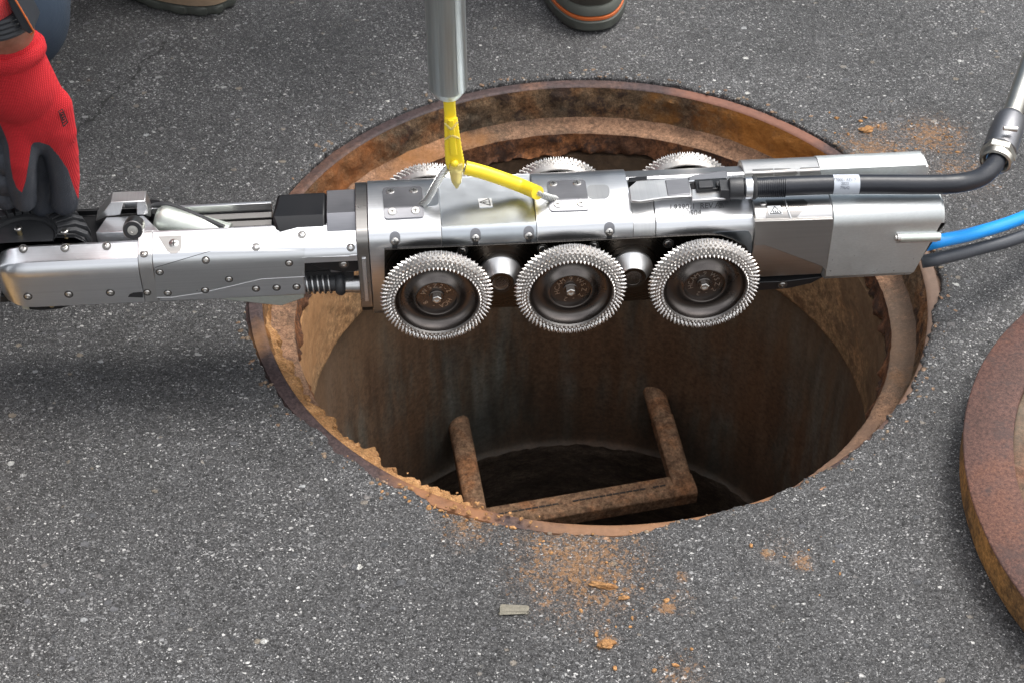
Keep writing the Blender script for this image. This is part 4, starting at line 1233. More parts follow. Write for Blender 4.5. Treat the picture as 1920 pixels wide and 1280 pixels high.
add_screw(326, 457, SA, r=0.0046, kind='cross', ring=False)
# pale keel under the arm
bm = bmesh.new()
add_poly(bm, [F(x, y, -0.040) for x, y in ((372, 553), (413, 552), (571.5, 543), (571.5, 559), (528, 574), (428, 563.5))], Vector((0, 0.05, 0)))
link("keel", tomesh("b", bm), M['pale'], rob, bevel=0.001)
# band between arm and nose
SA3 = [(y - (0.0004 if y < -0.03 else 0), z + 0.0002) for y, z in SA]
xa = F(261, 505, -0.045).x
bm = bmesh.new()
add_prism(bm, SA3, xa, xL - 0.0003)
link("joint_band", tomesh("b", bm), M['steel2'], rob, 32, bevel=0.0004)
# nose section
SN = [(-0.0220, 0.028), (-0.0220, 0.0405), (-0.0235, 0.0430)] + [(-0.0260, 0.0432), (-0.0380, 0.0365)] + arc(-0.0315, 0.0215, 0.0145, 0.0180, 126, 180, 8) + [(-0.0460, -0.0120), (-0.042, -0.0160), (-0.0220, -0.0160)]
bm = bmesh.new()
xn = -0.520
rows = []
XS = [(xn - 0.006, 0.35), (xn - 0.004, 0.60), (xn + 0.001, 0.80), (xn + 0.009, 0.93), (xn + 0.017, 0.985), (xn + 0.025, 1.0), (xa - 0.0004, 1.0)]
rows = [[bm.verts.new((x, -0.022 + (y + 0.022) * s, 0.014 + (z - 0.014) * s)) for y, z in SN] for x, s in XS]
for A, B in zip(rows[:-1], rows[1:]):
    for k in range(len(SN)):
        bm.faces.new((A[k], A[(k + 1) % len(SN)], B[(k + 1) % len(SN)], B[k]))
bm.faces.new(rows[0]); bm.faces.new(rows[-1])
link("nose_housing", tomesh("b", bm), M['steel'], rob, 32)
for x, y in ((43.7, 467), (122, 465.5), (200, 461.5), (52.4, 555.8), (129, 551.7), (207, 548.7)):
    add_screw(x, y, SN, r=0.0029)
bm = bmesh.new()
add_poly(bm, [F(x, y, -0.036) for x, y in ((0, 556), (268, 552), (268, 560), (160, 566), (112, 580), (75, 583), (46, 580), (40, 566), (0, 568))], Vector((0, 0.06, 0)))
link("nose_belly", tomesh("b", bm), M['blackmetal'], rob, bevel=0.001)
bm = bmesh.new()
add_poly(bm, [F(x, y, -0.0375) for x, y in ((39, 567), (50, 567), (55, 581), (43, 580))], Vector((0, 0.003, 0)))
link("belly_tab", tomesh("b", bm), M['pale'], rob)
add_screw(97, 573, y=-0.0368, r=0.0026, mat=M['brass'], ring=False)
# half-round dark notch at nose end
link("nose_notch", tomesh("b", surfpatch([(240, 557), (243, 552), (250, 549), (262, 548), (268, 548), (268, 558)], SN, 0.0003)), M['ink'], rob)
# back half of the nose: black tray
bm = bmesh.new()
add_prism(bm, [(-0.0218, -0.015), (-0.0218, 0.034), (0.028, 0.034), (0.028, 0.040), (0.031, 0.040), (0.031, -0.015)], xn, F(290, 500, -0.02).x)
link("nose_tray", tomesh("b", bm), M['blackmetal'], rob, bevel=0.0006)
# arm channel behind the cover
bm = bmesh.new()
add_box(bm, (xL + 0.02, -0.0153, -0.014), (-0.235, 0.030, 0.020))
link("channel_bed", tomesh("b", bm), M['blackmetal'], rob)
bm = bmesh.new()
pA, pB = T(325, 386, 0.047), T(508, 381, 0.047)
yr = (pA.y + pB.y) / 2
add_box(bm, (pA.x - 0.02, yr - 0.0015, 0.010), (pB.x, yr + 0.0015, 0.047))
link("far_rail", tomesh("b", bm), M['steel'], rob, bevel=0.0003)
for k, (yy, zz) in enumerate(((yr - 0.006, 0.036), (yr - 0.014, 0.033), (yr - 0.022, 0.030), (yr - 0.030, 0.026))):
    bm = bmesh.new()
    add_poly(bm, [Vector((pA.x + 0.02 + 0.012 * k, yy - 0.0038, 0.015)), Vector((pA.x + 0.02 + 0.012 * k, yy - 0.0030, zz)), Vector((pA.x + 0.02 + 0.012 * k, yy + 0.0024, zz + 0.0025)), Vector((pA.x + 0.02 + 0.012 * k, yy + 0.0034, 0.015))], Vector((pB.x - pA.x - 0.02 - 0.012 * k, 0, 0)))
    link("rib", tomesh("b", bm), M['ringdk'], rob, bevel=0.0004)
# pale hinge cylinder
bm = bmesh.new()
c0, c1 = T(304, 411, 0.042), T(428, 446, 0.030)
d = (c1 - c0).normalized()
add_lathe(bm, [(-0.006, 0.004), (-0.0052, 0.009), (-0.003, 0.0118), (0.0, 0.0132), (0.004, 0.0136), ((c1 - c0).length, 0.0136)], c0, d, 40)
link("hinge_cylinder", tomesh("b", bm), M['pale'], rob, 40)
for x, y in ((311.5, 391), (367, 414)):
    p = T(x, y, 0.0525 if x < 340 else 0.0475)
    bm = bmesh.new()
    add_lathe(bm, [(-0.003, 0.0022), (0.0, 0.0022), (0.0006, 0.0015), (0.0002, 0.0)], p, (0.15, -0.25, 1), 16)
    link("screw", tomesh("s", bm), M['screw'], rob, 40)
bm = bmesh.new()
add_tube(bm, smooth_path([T(268, 408, 0.036), T(283, 389, 0.046), T(303, 384, 0.050), T(330, 389, 0.050), T(365, 403, 0.048), T(420, 427, 0.044)]), 0.0026, 10)
add_tube(bm, smooth_path([T(274, 412, 0.036), T(290, 390, 0.044), T(313, 383, 0.048), T(345, 393, 0.048), T(420, 425, 0.040)]), 0.0016, 8)
link("arm_cable", tomesh("b", bm), M['rubber'], rob)
bm = bmesh.new()
a_ = T(279, 396, 0.034)
add_cyl(bm, a_ + Vector((-0.006, 0.0, 0)), a_ + Vector((0.010, -0.004, 0)), 0.012, seg=28, bev=0.001)
link("pivot_drum", tomesh("b", bm), M['blackmetal'], rob, 40)
# silver bracket and its roller
bm = bmesh.new()
add_poly(bm, [T(x, y, 0.0478) for x, y in ((179, 436.5), (199, 407.5), (270, 404), (292, 426), (300, 434))], Vector((0, 0, -0.018)))
link("bracket", tomesh("b", bm), M['steel'], rob, bevel=0.001)
bm = bmesh.new()
yb = T(230, 405, 0.048).y
Pq = [F(x, y, yb) for x, y in ((179, 416), (207, 380), (272, 377.5), (283, 408), (271, 404), (256, 404), (256, 381), (231, 382), (226, 404), (199, 407.5))]
add_poly(bm, Pq, Vector((0, 0.016, 0)))
link("bracket_hood", tomesh("b", bm), M['steel2'], rob, bevel=0.0008)
bm = bmesh.new()
add_box(bm, (F(231, 395, yb).x, yb + 0.010, F(231, 404, yb).z), (F(256, 395, yb).x, yb + 0.014, F(240, 382, yb).z))
link("hood_window", tomesh("b", bm), M['steel'], rob)
bm = bmesh.new()
rc = F(249, 432, -0.052)
ax = Vector((0, -0.85, 0.3)).normalized()
add_lathe(bm, [(-0.014, 0.0092), (-0.002, 0.0092), (0.0, 0.0088), (0.0004, 0.0082), (0.0002, 0.0078)], rc, ax, 40)
r_ = link("roller", tomesh("b", bm), M['steeldk'], rob, 40)
bm = bmesh.new()
add_lathe(bm, [(0.0002, 0.0084), (0.0012, 0.0080), (0.0012, 0.0048), (0.0002, 0.0046)], rc, ax, 40)
link("roller_ring", tomesh("b", bm), M['ink'], r_, 40)
bm = bmesh.new()
add_lathe(bm, [(0.0001, 0.0047), (0.0010, 0.0045), (0.0011, 0.0020), (0.0006, 0.0018), (0.0006, 0.0)], rc, ax, 32)
link("roller_pin", tomesh("b", bm), M['screw'], r_, 40)
# treaded black turret in the nose
tc_ = T(42, 452, 0.044)
bm = bmesh.new()
add_lathe(bm, [(-0.030, 0.054), (-0.006, 0.0575), (-0.001, 0.0560), (0.004, 0.0480), (0.0048, 0.0320), (0.0040, 0.0300), (0.0, 0.0290)], tc_, (0, 0, 1), 96)
CLIP = lambda b: bmesh.ops.bisect_plane(b, geom=b.verts[:] + b.edges[:] + b.faces[:], plane_co=(0, -0.0215, 0), plane_no=(0, -1, 0), clear_outer=True)
CLIP(bm)
tu = link("turret", tomesh("b", bm), M['rubber'], rob, 40)
bm = bmesh.new()
add_lathe(bm, [(0.0, 0.0290), (0.0012, 0.0285), (0.0016, 0.0), ], tc_, (0, 0, 1), 64)
CLIP(bm)
link("turret_disc", tomesh("b", bm), plain("turret_plate", (0.035, 0.036, 0.039), 0.4), tu, 40)
for k in range(30):
    a = 2 * PI * k / 30 + 0.05
    e1 = Vector((math.cos(a), math.sin(a), 0))
    e2 = Vector((-math.sin(a), math.cos(a), 0))
    skew = 0.12
    bm = bmesh.new()
    A = [tc_ + e1 * 0.0330 + EZ * 0.0048, tc_ + e1 * 0.0485 + EZ * 0.0040, tc_ + e1 * 0.0568 + EZ * -0.001, tc_ + e1 * 0.0584 + EZ * -0.008, tc_ + e1 * 0.0570 + EZ * -0.020]
    o1 = [q + e2 * (0.0034 + skew * (q - tc_).length * 0.3) for q in A]
    o2 = [q - e2 * (0.0026 - skew * (q - tc_).length * 0.3) for q in A]
    up_ = [Vector((0, 0, 0.0038)), (EZ + e1 * 0.3) * 0.0040, (EZ + e1) * 0.0024, e1 * 0.0032, e1 * 0.003]
    V1 = [bm.verts.new(q) for q in o1]; V2 = [bm.verts.new(q) for q in o2]
    U1 = [bm.verts.new(q + u - e2 * 0.0005) for q, u in zip(o1, up_)]; U2 = [bm.verts.new(q + u + e2 * 0.0005) for q, u in zip(o2, up_)]
    for i in range(4):
        bm.faces.new((U1[i], U1[i + 1], U2[i + 1], U2[i]))
        bm.faces.new((V1[i], V1[i + 1], U1[i + 1], U1[i]))
        bm.faces.new((V2[i], V2[i + 1], U2[i + 1], U2[i]))
    bm.faces.new((V1[0], U1[0], U2[0], V2[0])); bm.faces.new((V1[4], U1[4], U2[4], V2[4]))
    CLIP(bm)
    if len(bm.faces) < 4:
        bm.free()
        continue
    link("tread_block", tomesh("b", bm), M['rubber'], tu, 40, bevel=0.0004)
for x, y, h_ in ((35, 431, 0.0070), (122, 436.5, 0.003)):
    p = T(x, y, 0.051)
    bm = bmesh.new()
    add_cyl(bm, p + Vector((0.0004, 0, -0.006)), p, 0.0022, seg=16)
    s = link("bolt", tomesh("b", bm), M['brass'], rob)
    bm = bmesh.new()
    add_cyl(bm, p, p + Vector((-0.0003, 0, 0.003)), 0.0036, seg=20, bev=0.0008)
    link("bolt_head", tomesh("b", bm), M['screw'], s, 40)
# black and grey blocks before the flange
SK = [(0.031, 0.0)] + [(0.031, 0.044), (0.022, 0.0555), (-0.013, 0.0560), (-0.026, 0.046), (-0.032, 0.036), (-0.032, 0.0)]
x0, x1, x2 = T(508, 385, 0.050).x, T(612.5, 385, 0.050).x, T(671, 385, 0.050).x
bm = bmesh.new()
add_prism(bm, [(y * 0.97, z * 0.975) for y, z in SK], x0, x1)
for v in bm.verts:
    if v.co.x < x0 + 0.001 and v.co.z > 0.04:
        v.co.x += 0.006 * (1 if abs(v.co.y) > 0.018 else 0.2)
link("coupling_block", tomesh("b", bm), M['blackmetal'], rob, bevel=0.0030)
bm = bmesh.new()
add_prism(bm, SK, x1 + 0.0002, x2 - 0.0004)
link("spacer_block", tomesh("b", bm), M['lash'], rob, bevel=0.0006)
bm = bmesh.new()
add_prism(bm, [(0.030, -0.036), (0.030, 0.044), (-0.030, 0.044), (-0.030, -0.002), (-0.018, -0.03)], x2 - 0.0006, -0.193)
link("neck_block", tomesh("b", bm), M['dark'], rob)
bm = bmesh.new()
add_poly(bm, [T(x, y, 0.0455) for x, y in ((538, 404), (557, 404), (566, 411), (611, 409.5), (612, 420), (536, 420))], Vector((0, 0, -0.006)))
link("guide_step", tomesh("b", bm), M['rubber'], rob, bevel=0.0008)
# lever, spring strut
bm = bmesh.new()
add_poly(bm, [F(x, y, -0.036) for x, y in ((580, 496), (590, 489), (605, 483), (640, 474), (677, 466), (678, 492), (674, 505), (665, 510.5), (641, 511), (600, 503.5))], Vector((0, 0.010, 0)))
link("lever", tomesh("b", bm), M['blackmetal'], rob, bevel=0.001)
add_screw(644.7, 495.5, y=-0.0362, r=0.0033)
s0, s1 = F(566, 533, -0.030), F(648, 530, -0.030)
bm = bmesh.new()
add_cyl(bm, s0, s1, 0.0078, seg=28)
sp_ = link("strut", tomesh("b", bm), M['rubber'], rob, 40)
bm = bmesh.new()
d = s1 - s0
pts = []
turns = 5
for k in range(turns * 24 + 1):
    t = k / (turns * 24)
    a = 2 * PI * turns * t
    q = s0 + d * (0.08 + 0.62 * t)
    pts.append(q + Vector((0, math.cos(a), math.sin(a))) * 0.0092)
add_tube(bm, pts, 0.0010, 8)
link("coil_spring", tomesh("b", bm), M['steel2'], sp_, 60)
bm = bmesh.new()
b0 = F(638, 531.5, -0.030)
add_lathe(bm, [(-0.0055, 0.006), (-0.004, 0.0098), (-0.0015, 0.0115), (0.0015, 0.0115), (0.004, 0.0098), (0.0055, 0.006)], b0, (1, 0, 0), 36)
link("rubber_boot", tomesh("b", bm), M['rubber'], sp_, 50)
bm = bmesh.new()
add_lathe(bm, [(0, 0.0076), (0.006, 0.0076), (0.010, 0.0083), (0.026, 0.0083)], F(647, 534, -0.030), (1, 0, 0), 32)
link("piston_rod", tomesh("b", bm), M['steel2'], rob, 40)
bm = bmesh.new()
add_box(bm, (-0.25, -0.030, -0.012), (-0.20, 0.030, 0.004))
link("undercarriage", tomesh("b", bm), M['dark'], rob)

# ================================================================== HOSES, POLE, ROPE
LW = lambda v: RM @ Vector(v)          # robot's own measures to the place
RH = 0.0091
HC = [(1394, 353), (1411, 352.6), (1470, 349.5), (1560, 346.5), (1640, 346), (1740, 346.5), (1795, 344)]
hp = [LW(T(x, y, 0.0715 if x < 1700 else 0.0715)) for x, y in HC] + [G(1836, 334, 0.190), G(1861, 314, 0.188), G(1872, 292, 0.186)]
co_ = empty("connection_cable", label="thick black cable with grey printed label, plugged into the top of the robot", cat="cable")
bm = bmesh.new()
hpth = smooth_path(hp, 12)
add_tube(bm, hpth, RH, 28)
link("cable_jacket", tomesh("b", bm), M['hose'], co_, 60)
e1 = (hp[1] - hp[0]).normalized()
bm = bmesh.new()
q0 = LW(T(1366, 354, 0.0705))
add_lathe(bm, [(0, 0.0085), (0.001, 0.0100), (0.0125, 0.0102), (0.0135, 0.0096)], q0, hp[1] - q0, 36)
add_box(bm, (q0.x - 0.008, q0.y - 0.008, q0.z - 0.008), (q0.x + 0.002, q0.y + 0.008, q0.z + 0.004))
link("rubber_collar", tomesh("b", bm), M['rubber'], co_, 40)
bm = bmesh.new()
add_lathe(bm, [(-0.0002, 0.0094), (-0.0002, 0.0104), (0.006, 0.0104), (0.006, 0.0094)], LW(T(1397, 352.8, 0.0715)), e1, 36)
link("hose_clamp", tomesh("b", bm), M['steel'], co_, 40)
bm = bmesh.new()
add_lathe(bm, [(0, 0.0094), (0.0002, 0.0108), (0.0020, 0.0112), (0.0035, 0.0104), (0.0040, 0.0094)], LW(T(1410, 352.5, 0.0715)), e1, 36)
link("cable_tie", tomesh("b", bm), M['rubber'], co_, 40)
bm = bmesh.new()
for k in range(16):
    c = LW(T(1416 + 3.6 * k, 352.2 - 0.05 * k, 0.0715))
    add_lathe(bm, [(0, 0.0090), (0.0002, 0.0094), (0.0007, 0.0094), (0.0009, 0.0090)], c, e1, 28)
link("strain_rings", tomesh("b", bm), M['hose'], co_, 40)
# printed label wrapped round the cable
c0 = T(1585, 346.2, 0.0715)
circ = [(c0.y + 0.00935 * math.cos(math.radians(a)), c0.z + 0.00935 * math.sin(math.radians(a))) for a in range(0, 361, 12)]
bm = bmesh.new()
pL, pR = LW(T(1560.5, 346.5, 0.0715)), LW(T(1609, 346, 0.0715))
add_lathe(bm, [(0, 0.0090), (0, 0.0093), ((pR - pL).length, 0.0093), ((pR - pL).length, 0.0090)], pL, pR - pL, 40)
lb = link("cable_label", tomesh("b", bm), M['greylabel'], co_, 40)
bm = bmesh.new()
for t, x, y, s in (("770001 REV P", 1562.5, 340.5, 8.6), ("2023", 1577, 347.6, 8.4), ("79642", 1575, 355.2, 8.4)):
    me = surftext(t, x, y, s, circ, 0.00025, 0.0, 0.86)
    me.transform(RM)
    bm.from_mesh(me)
link("label_text", tomesh("b", bm), M['inkfaint'], lb, 0)
# metal coupling at the cable's other end
k0, k1, k2 = G(1868, 300, 0.186), G(1899, 212, 0.196), G(1934, 118, 0.206)
bm = bmesh.new()
ax = (k1 - k0).normalized()
L = (k1 - k0).length
add_lathe(bm, [(0.0, 0.0098), (-0.0045, 0.0128), (-0.0035, 0.0150), (0.002, 0.0160), (0.0035, 0.0150)], k0, ax, 40)
cn_ = link("coupling_ring", tomesh("b", bm), M['nickel'], co_, 40)
bm = bmesh.new()
add_lathe(bm, [(0.0036, 0.0145), (0.0038, 0.0168), (0.0046, 0.0174), (0.0110, 0.0174), (0.0120, 0.0165), (0.0122, 0.0150)], k0, ax, 6)
link("lock_nut", tomesh("b", bm), M['nickel'], co_, 20, bevel=0.0006)
bm = bmesh.new()
add_lathe(bm, [(0.0122, 0.0150), (0.0130, 0.0160), (L * 0.52, 0.0160), (L * 0.80, 0.0150), (L * 0.86, 0.0140), (L * 0.90, 0.0122)], k0, ax, 40)
link("coupling_sleeve", tomesh("b", bm), M['lash'], co_, 40)
bm = bmesh.new()
add_lathe(bm, [(L * 0.90, 0.0105), (L * 0.93, 0.0112), (L * 0.95, 0.0098), (L * 2.6, 0.0098)], k0, ax, 32)
link("coupling_stem", tomesh("b", bm), M['nickel'], co_, 40)
# wrench flat
bm = bmesh.new()
qf = G(1893, 240, 0.2115)
add_tube(bm, [qf - Vector((0.006, 0.0008, 0.0)), qf + Vector((0.007, -0.001, -0.001))], [0.0022, 0.0028], 10)
link("wrench_flat", tomesh("b", bm), M['screw'], co_, 40)

for nm, mt, r, P, lab in (("air_hose", 'blue', 0.0066, [LW(F(1735, 459, -0.025)), LW(F(1768, 451, -0.025)), G(1830, 437, 0.100), G(1925, 405, 0.085), G(2060, 335, 0.06), G(2300, 260, 0.010)], "glossy bright blue hose running from the robot's tail"),
                          ("water_hose", 'slate', 0.0065, [LW(F(1728, 491, -0.025)), LW(F(1760, 485, -0.025)), G(1830, 468, 0.080), G(1925, 440, 0.070), G(2060, 372, 0.045), G(2300, 300, 0.010)], "dark slate grey hose under the blue one at the robot's tail")):
    bm = bmesh.new()
    add_tube(bm, smooth_path(P, 12), r, 24)
    link(nm, tomesh(nm, bm), M[mt], None, 60, label=lab, cat="hose")

# hanging pole
PB = LW(F(841, 178, 0.0))
po = empty("lifting_pole", PB, label="grey galvanised tube hanging vertically above the manhole", cat="lifting pole")
bm = bmesh.new()
add_lathe(bm, [(0.0, 0.0090), (0.0, 0.0112), (0.003, 0.0132), (0.0085, 0.0166), (0.010, 0.0172), (1.3, 0.0180)], (0, 0, 0), (-0.004, -0.030, 1), 64)
link("tube", tomesh("b", bm), M['zinc'], po, 40)
bm = bmesh.new()
for k in range(3):
    a = math.radians((205, 250, 300)[k])
    dx = Vector((math.cos(a), math.sin(a), 0)) * 0.0172
    add_tube(bm, [dx + Vector((0, 0, 0.012)), dx * 1.045 + Vector((-0.005, -0.039, 1.29))], 0.0006, 6)
link("drawn_seam", tomesh("b", bm), M['zinc'], po)

# yellow strap loop hanging out of the pole
ys = empty("lifting_strap", PB, label="yellow plastic strap loop hanging from the pole down to the wire rope", cat="strap")
def strap(pts, wd, th, name, mat, parent, ridge=0.0):
    """band hanging along pts (robot measures); wd and th per point"""
    bm = bmesh.new()
    P = smooth_path([LW(p) - PB for p in pts], 10)
    n = len(P)
    rows = []
    for i, p in enumerate(P):
        t = i / (n - 1) * (len(wd) - 1)
        j = min(int(t), len(wd) - 2)
        w_ = wd[j] + (wd[j + 1] - wd[j]) * (t - j)
        h_ = th[j] + (th[j + 1] - th[j]) * (t - j)
        row = []
        for k in range(16):
            a = 2 * PI * k / 16
            c, s = math.cos(a), math.sin(a)
            c = math.copysign(abs(c) ** 0.6, c); s = math.copysign(abs(s) ** 0.6, s)
            rr = 1 + (ridge if (i % 3 == 0 and abs(c) > 0.8) else 0)
            row.append(bm.verts.new(p + EX * (w_ * c * rr) + EY * (h_ * s)))
        rows.append(row)
    for A, B in zip(rows[:-1], rows[1:]):
        for k in range(16):
            bm.faces.new((A[k], A[(k + 1) % 16], B[(k + 1) % 16], B[k]))
    bm.faces.new(rows[0]); bm.faces.new(rows[-1])
    return link(name, tomesh(name, bm), mat, parent, 60)
strap([F(842, 160, 0.0), F(842.5, 190, 0.0), F(844, 215, 0.0), F(845.5, 245, 0.0), F(846, 258, 0.0)], [0.0052, 0.0054, 0.0054, 0.0062, 0.0055], [0.0030] * 5, "upper_band", M['yellow'], ys)
strap([F(846, 222, -0.004), F(846.5, 236, -0.0055), F(848, 258, -0.006), F(850.5, 285, -0.006), F(853, 304, -0.006), F(854, 315, -0.006)], [0.0055, 0.0062, 0.0070, 0.0080, 0.0085, 0.0075], [0.0018, 0.0026, 0.0030, 0.0032, 0.0034, 0.003], "lower_band", M['yellow'], ys, 0.05)
strap([F(845.5, 226, -0.0085), F(846.5, 238, -0.0090), F(848, 262, -0.0092), F(850.5, 290, -0.0095)], [0.0024, 0.0028, 0.0030, 0.0034], [0.0018] * 4, "centre_rib", M['yellow'], ys)
strap([F(854.5, 306, -0.008), F(855, 320, -0.009), F(856, 340, -0.0095), F(856.5, 353, -0.010)], [0.0064, 0.0066, 0.0046, 0.0010], [0.0046, 0.0046, 0.0034, 0.001], "drip_tip", M['cleary'], ys)
bm = bmesh.new()
bmesh.ops.create_uvsphere(bm, u_segments=20, v_segments=12, radius=0.0036, matrix=Matrix.Translation(LW(F(852, 307, -0.011)) - PB))
link("knot", tomesh("b", bm), M['yellow'], ys, 60)
for (a, b_) in (((834, 232), (846, 243)), ((858, 230), (846, 243)), ((834, 262), (847, 254)), ((861, 260), (847, 254))):
    bm = bmesh.new()
    add_tube(bm, [LW(F(a[0], a[1], -0.0095)) - PB, LW(F(b_[0], b_[1], -0.0105)) - PB], [0.0010, 0.0014], 8)
    link("moulded_tie", tomesh("b", bm), M['cleary'], ys, 60)

wr = empty("wire_rope", LW(F(852, 312, 0.0)), label="clear-coated steel wire rope with a fat yellow sleeve, tied to the robot's top plates", cat="wire rope")
WO = LW(F(852, 312, 0.0))
RP = [T(790, 386, 0.060), T(803, 372, 0.070), T(818, 345, 0.0845), T(836, 319, 0.0935), F(853, 311.5, 0.0), F(872, 314, 0.001)]
RS = [F(872, 315, 0.001), F(900, 322, 0.0), F(940, 335, -0.001), F(980, 350, -0.002), T(1008, 362, 0.076)]
RE = [T(1006, 361, 0.076), T(1024, 369, 0.068), T(1042, 374, 0.060)]
for P in (RP, RE):
    P = [LW(q) - WO for q in P]
    path = smooth_path(P, 14)
    bm = bmesh.new()
    for s in range(6):
        pts = []
        u = None
        acc = 0
        for i, p in enumerate(path):
            dd = (path[min(i + 1, len(path) - 1)] - path[max(i - 1, 0)]).normalized()
            if u is None:
                u, v = frame_of(dd)
            else:
                u = (u - dd * u.dot(dd)).normalized(); v = dd.cross(u)
                acc += (path[i] - path[i - 1]).length
            a = 2 * PI * s / 6 + acc / 0.022 * 2 * PI
            pts.append(p + (u * math.cos(a) + v * math.sin(a)) * 0.00165)
        add_tube(bm, pts, 0.00095, 8)
    link("strands", tomesh("b", bm), M['steel2'], wr, 60)
    bm = bmesh.new()
    add_tube(bm, path, 0.0036, 20)
    link("clear_coat", tomesh("b", bm), M['clear'], wr, 60)
bm = bmesh.new()
sp = smooth_path([LW(q) - WO for q in RS], 12)
add_tube(bm, sp, 0.0066, 32)
link("yellow_sleeve", tomesh("b", bm), M['yellow'], wr, 60)

# ================================================================== PEOPLE
def add_capsule(bm, p0, r0, p1, r1, flat=None, seg=24):
    p0, p1 = Vector(p0), Vector(p1)
    d = p1 - p0
    L = max(d.length, 1e-5)
    prof = [(-r0 * math.cos(math.radians(a)), r0 * math.sin(math.radians(a))) for a in range(0, 90, 15)]
    prof += [(L * k / 4, r0 + (r1 - r0) * k / 4) for k in range(5)]
    prof += [(L + r1 * math.sin(math.radians(a)), r1 * math.cos(math.radians(a))) for a in range(15, 91, 15)]
    prof[0] = (-r0, 0.0); prof[-1] = (L + r1, 0.0)
    n0 = len(bm.verts)
    add_lathe(bm, prof, p0, d, seg)
    if flat:
        n, f = Vector(flat[0]).normalized(), flat[1]
        bm.verts.ensure_lookup_table()
        for v in bm.verts[n0:]:
            t = max(0, min(1, (v.co - p0).dot(d) / (L * L)))
            c = p0 + d * t
            q = v.co - c
            v.co = v.co - n * q.dot(n) * (1 - f)
def blob(name, caps, voxel, iters, mat, parent=None, fac=0.5):
    bm = bmesh.new()
    for c in caps:
        add_capsule(bm, *c)
    me = tomesh(name, bm)
    o = bpy.data.objects.new(name, me)
    scene.collection.objects.link(o)
    r = o.modifiers.new("r", 'REMESH')
    r.mode = 'VOXEL'
    r.voxel_size = voxel
    s = o.modifiers.new("s", 'SMOOTH')
    s.factor = fac
    s.iterations = iters
    bpy.context.view_layer.update()
    me2 = bpy.data.meshes.new_from_object(o.evaluated_get(bpy.context.evaluated_depsgraph_get()))
    bpy.data.objects.remove(o)
    for p in me2.polygons:
        p.use_smooth = True
    return link(name, me2, mat, parent, 0)
def boot(parent, at, yaw, dark=True, name="boot"):
    """lofted boot, 0.30 long, toe along +y of its own frame"""
    sd = 1
    def outline(k, zf):
        # k 0..1 round the foot; footprint of a shoe
        a = 2 * PI * k
        y = math.cos(a)
        x = math.sin(a)
        half = 0.050 if y > 0 else 0.040
        half -= 0.010 * math.exp(-((y + 0.1) / 0.35) ** 2)
        return Vector((math.copysign(abs(x) ** 0.8, x) * half * 1.05, math.copysign(abs(y) ** 0.85, y) * 0.150, 0))
    e = empty(name, at, (0, 0, yaw))
    e.parent = parent
    def layer(nm, prof, mat, lug=0.0):
        bm = bmesh.new()
        n = 120
        R = []
        for z, s, sh in prof:
            row = []
            for k in range(n):
                p = outline(k / n, z)
                off = p.normalized() * (s + (lug if (k // 3) % 2 else 0) * (1 if z < 0.02 else 0))
                row.append(bm.verts.new((p.x + off.x, (p.y + off.y) * sh[0] + sh[1], z)))
            R.append(row)
        for A, B in zip(R[:-1], R[1:]):
            for k in range(n):
                bm.faces.new((A[k], A[(k + 1) % n], B[(k + 1) % n], B[k]))
        bm.faces.new(R[0]); bm.faces.new(R[-1])
        return link(nm, tomesh(nm, bm), mat, e, 40)
    I = (1, 0)
    if dark:
        layer("outsole", [(0.006, -0.002, I), (0.006, 0.006, I), (0.010, 0.010, I), (0.020, 0.010, I), (0.022, 0.007, I)], M['sole'])
        layer("orange_welt", [(0.022, 0.005, I), (0.0225, 0.0082, I), (0.0260, 0.0082, I), (0.0265, 0.005, I)], M['orange'])
        layer("midsole", [(0.0265, 0.003, I), (0.028, 0.0070, I), (0.036, 0.0060, I), (0.039, 0.003, I)], M['sole'])
        layer("upper", [(0.039, 0.000, I), (0.050, 0.002, I), (0.075, -0.004, (0.95, -0.006)), (0.10, -0.010, (0.72, -0.045)), (0.14, -0.012, (0.52, -0.07)), (0.20, -0.010, (0.48, -0.075))], M['bootdark'])
    else:
        layer("outsole", [(0.006, -0.002, I), (0.006, 0.003, I), (0.010, 0.006, I), (0.017, 0.006, I), (0.019, 0.003, I)], M['sole'], 0.004)
        layer("foxing", [(0.019, 0.003, I), (0.021, 0.009, I), (0.026, 0.008, I), (0.040, 0.006, I), (0.043, 0.002, I)], M['boottan'], 0.0)
        layer("upper", [(0.043, 0.000, I), (0.052, 0.001, I), (0.075, -0.006, (0.95, -0.006)), (0.10, -0.012, (0.70, -0.045)), (0.13, -0.014, (0.52, -0.07))], M['boottan'])
    return e
def face_and_hair(parent, hc, fwd, hair=(0.05, 0.035, 0.025)):
    fwd = Vector(fwd).normalized()
    side = fwd.cross(EZ).normalized()
    bm = bmesh.new()
    add_capsule(bm, hc + EZ * 0.035 - fwd * 0.012, 0.092, hc + EZ * 0.03 - fwd * 0.03, 0.094)
    link("hair", tomesh("hair", bm), plain("hair", hair, 0.7, 0, 200, 0.002), parent, 60)
    bm = bmesh.new()
    for s in (-1, 1):
        bmesh.ops.create_uvsphere(bm, u_segments=12, v_segments=8, radius=0.011, matrix=Matrix.Translation(hc + fwd * 0.082 + side * 0.031 * s + EZ * 0.0))
    link("eyes", tomesh("eyes", bm), M['ink'], parent, 60)
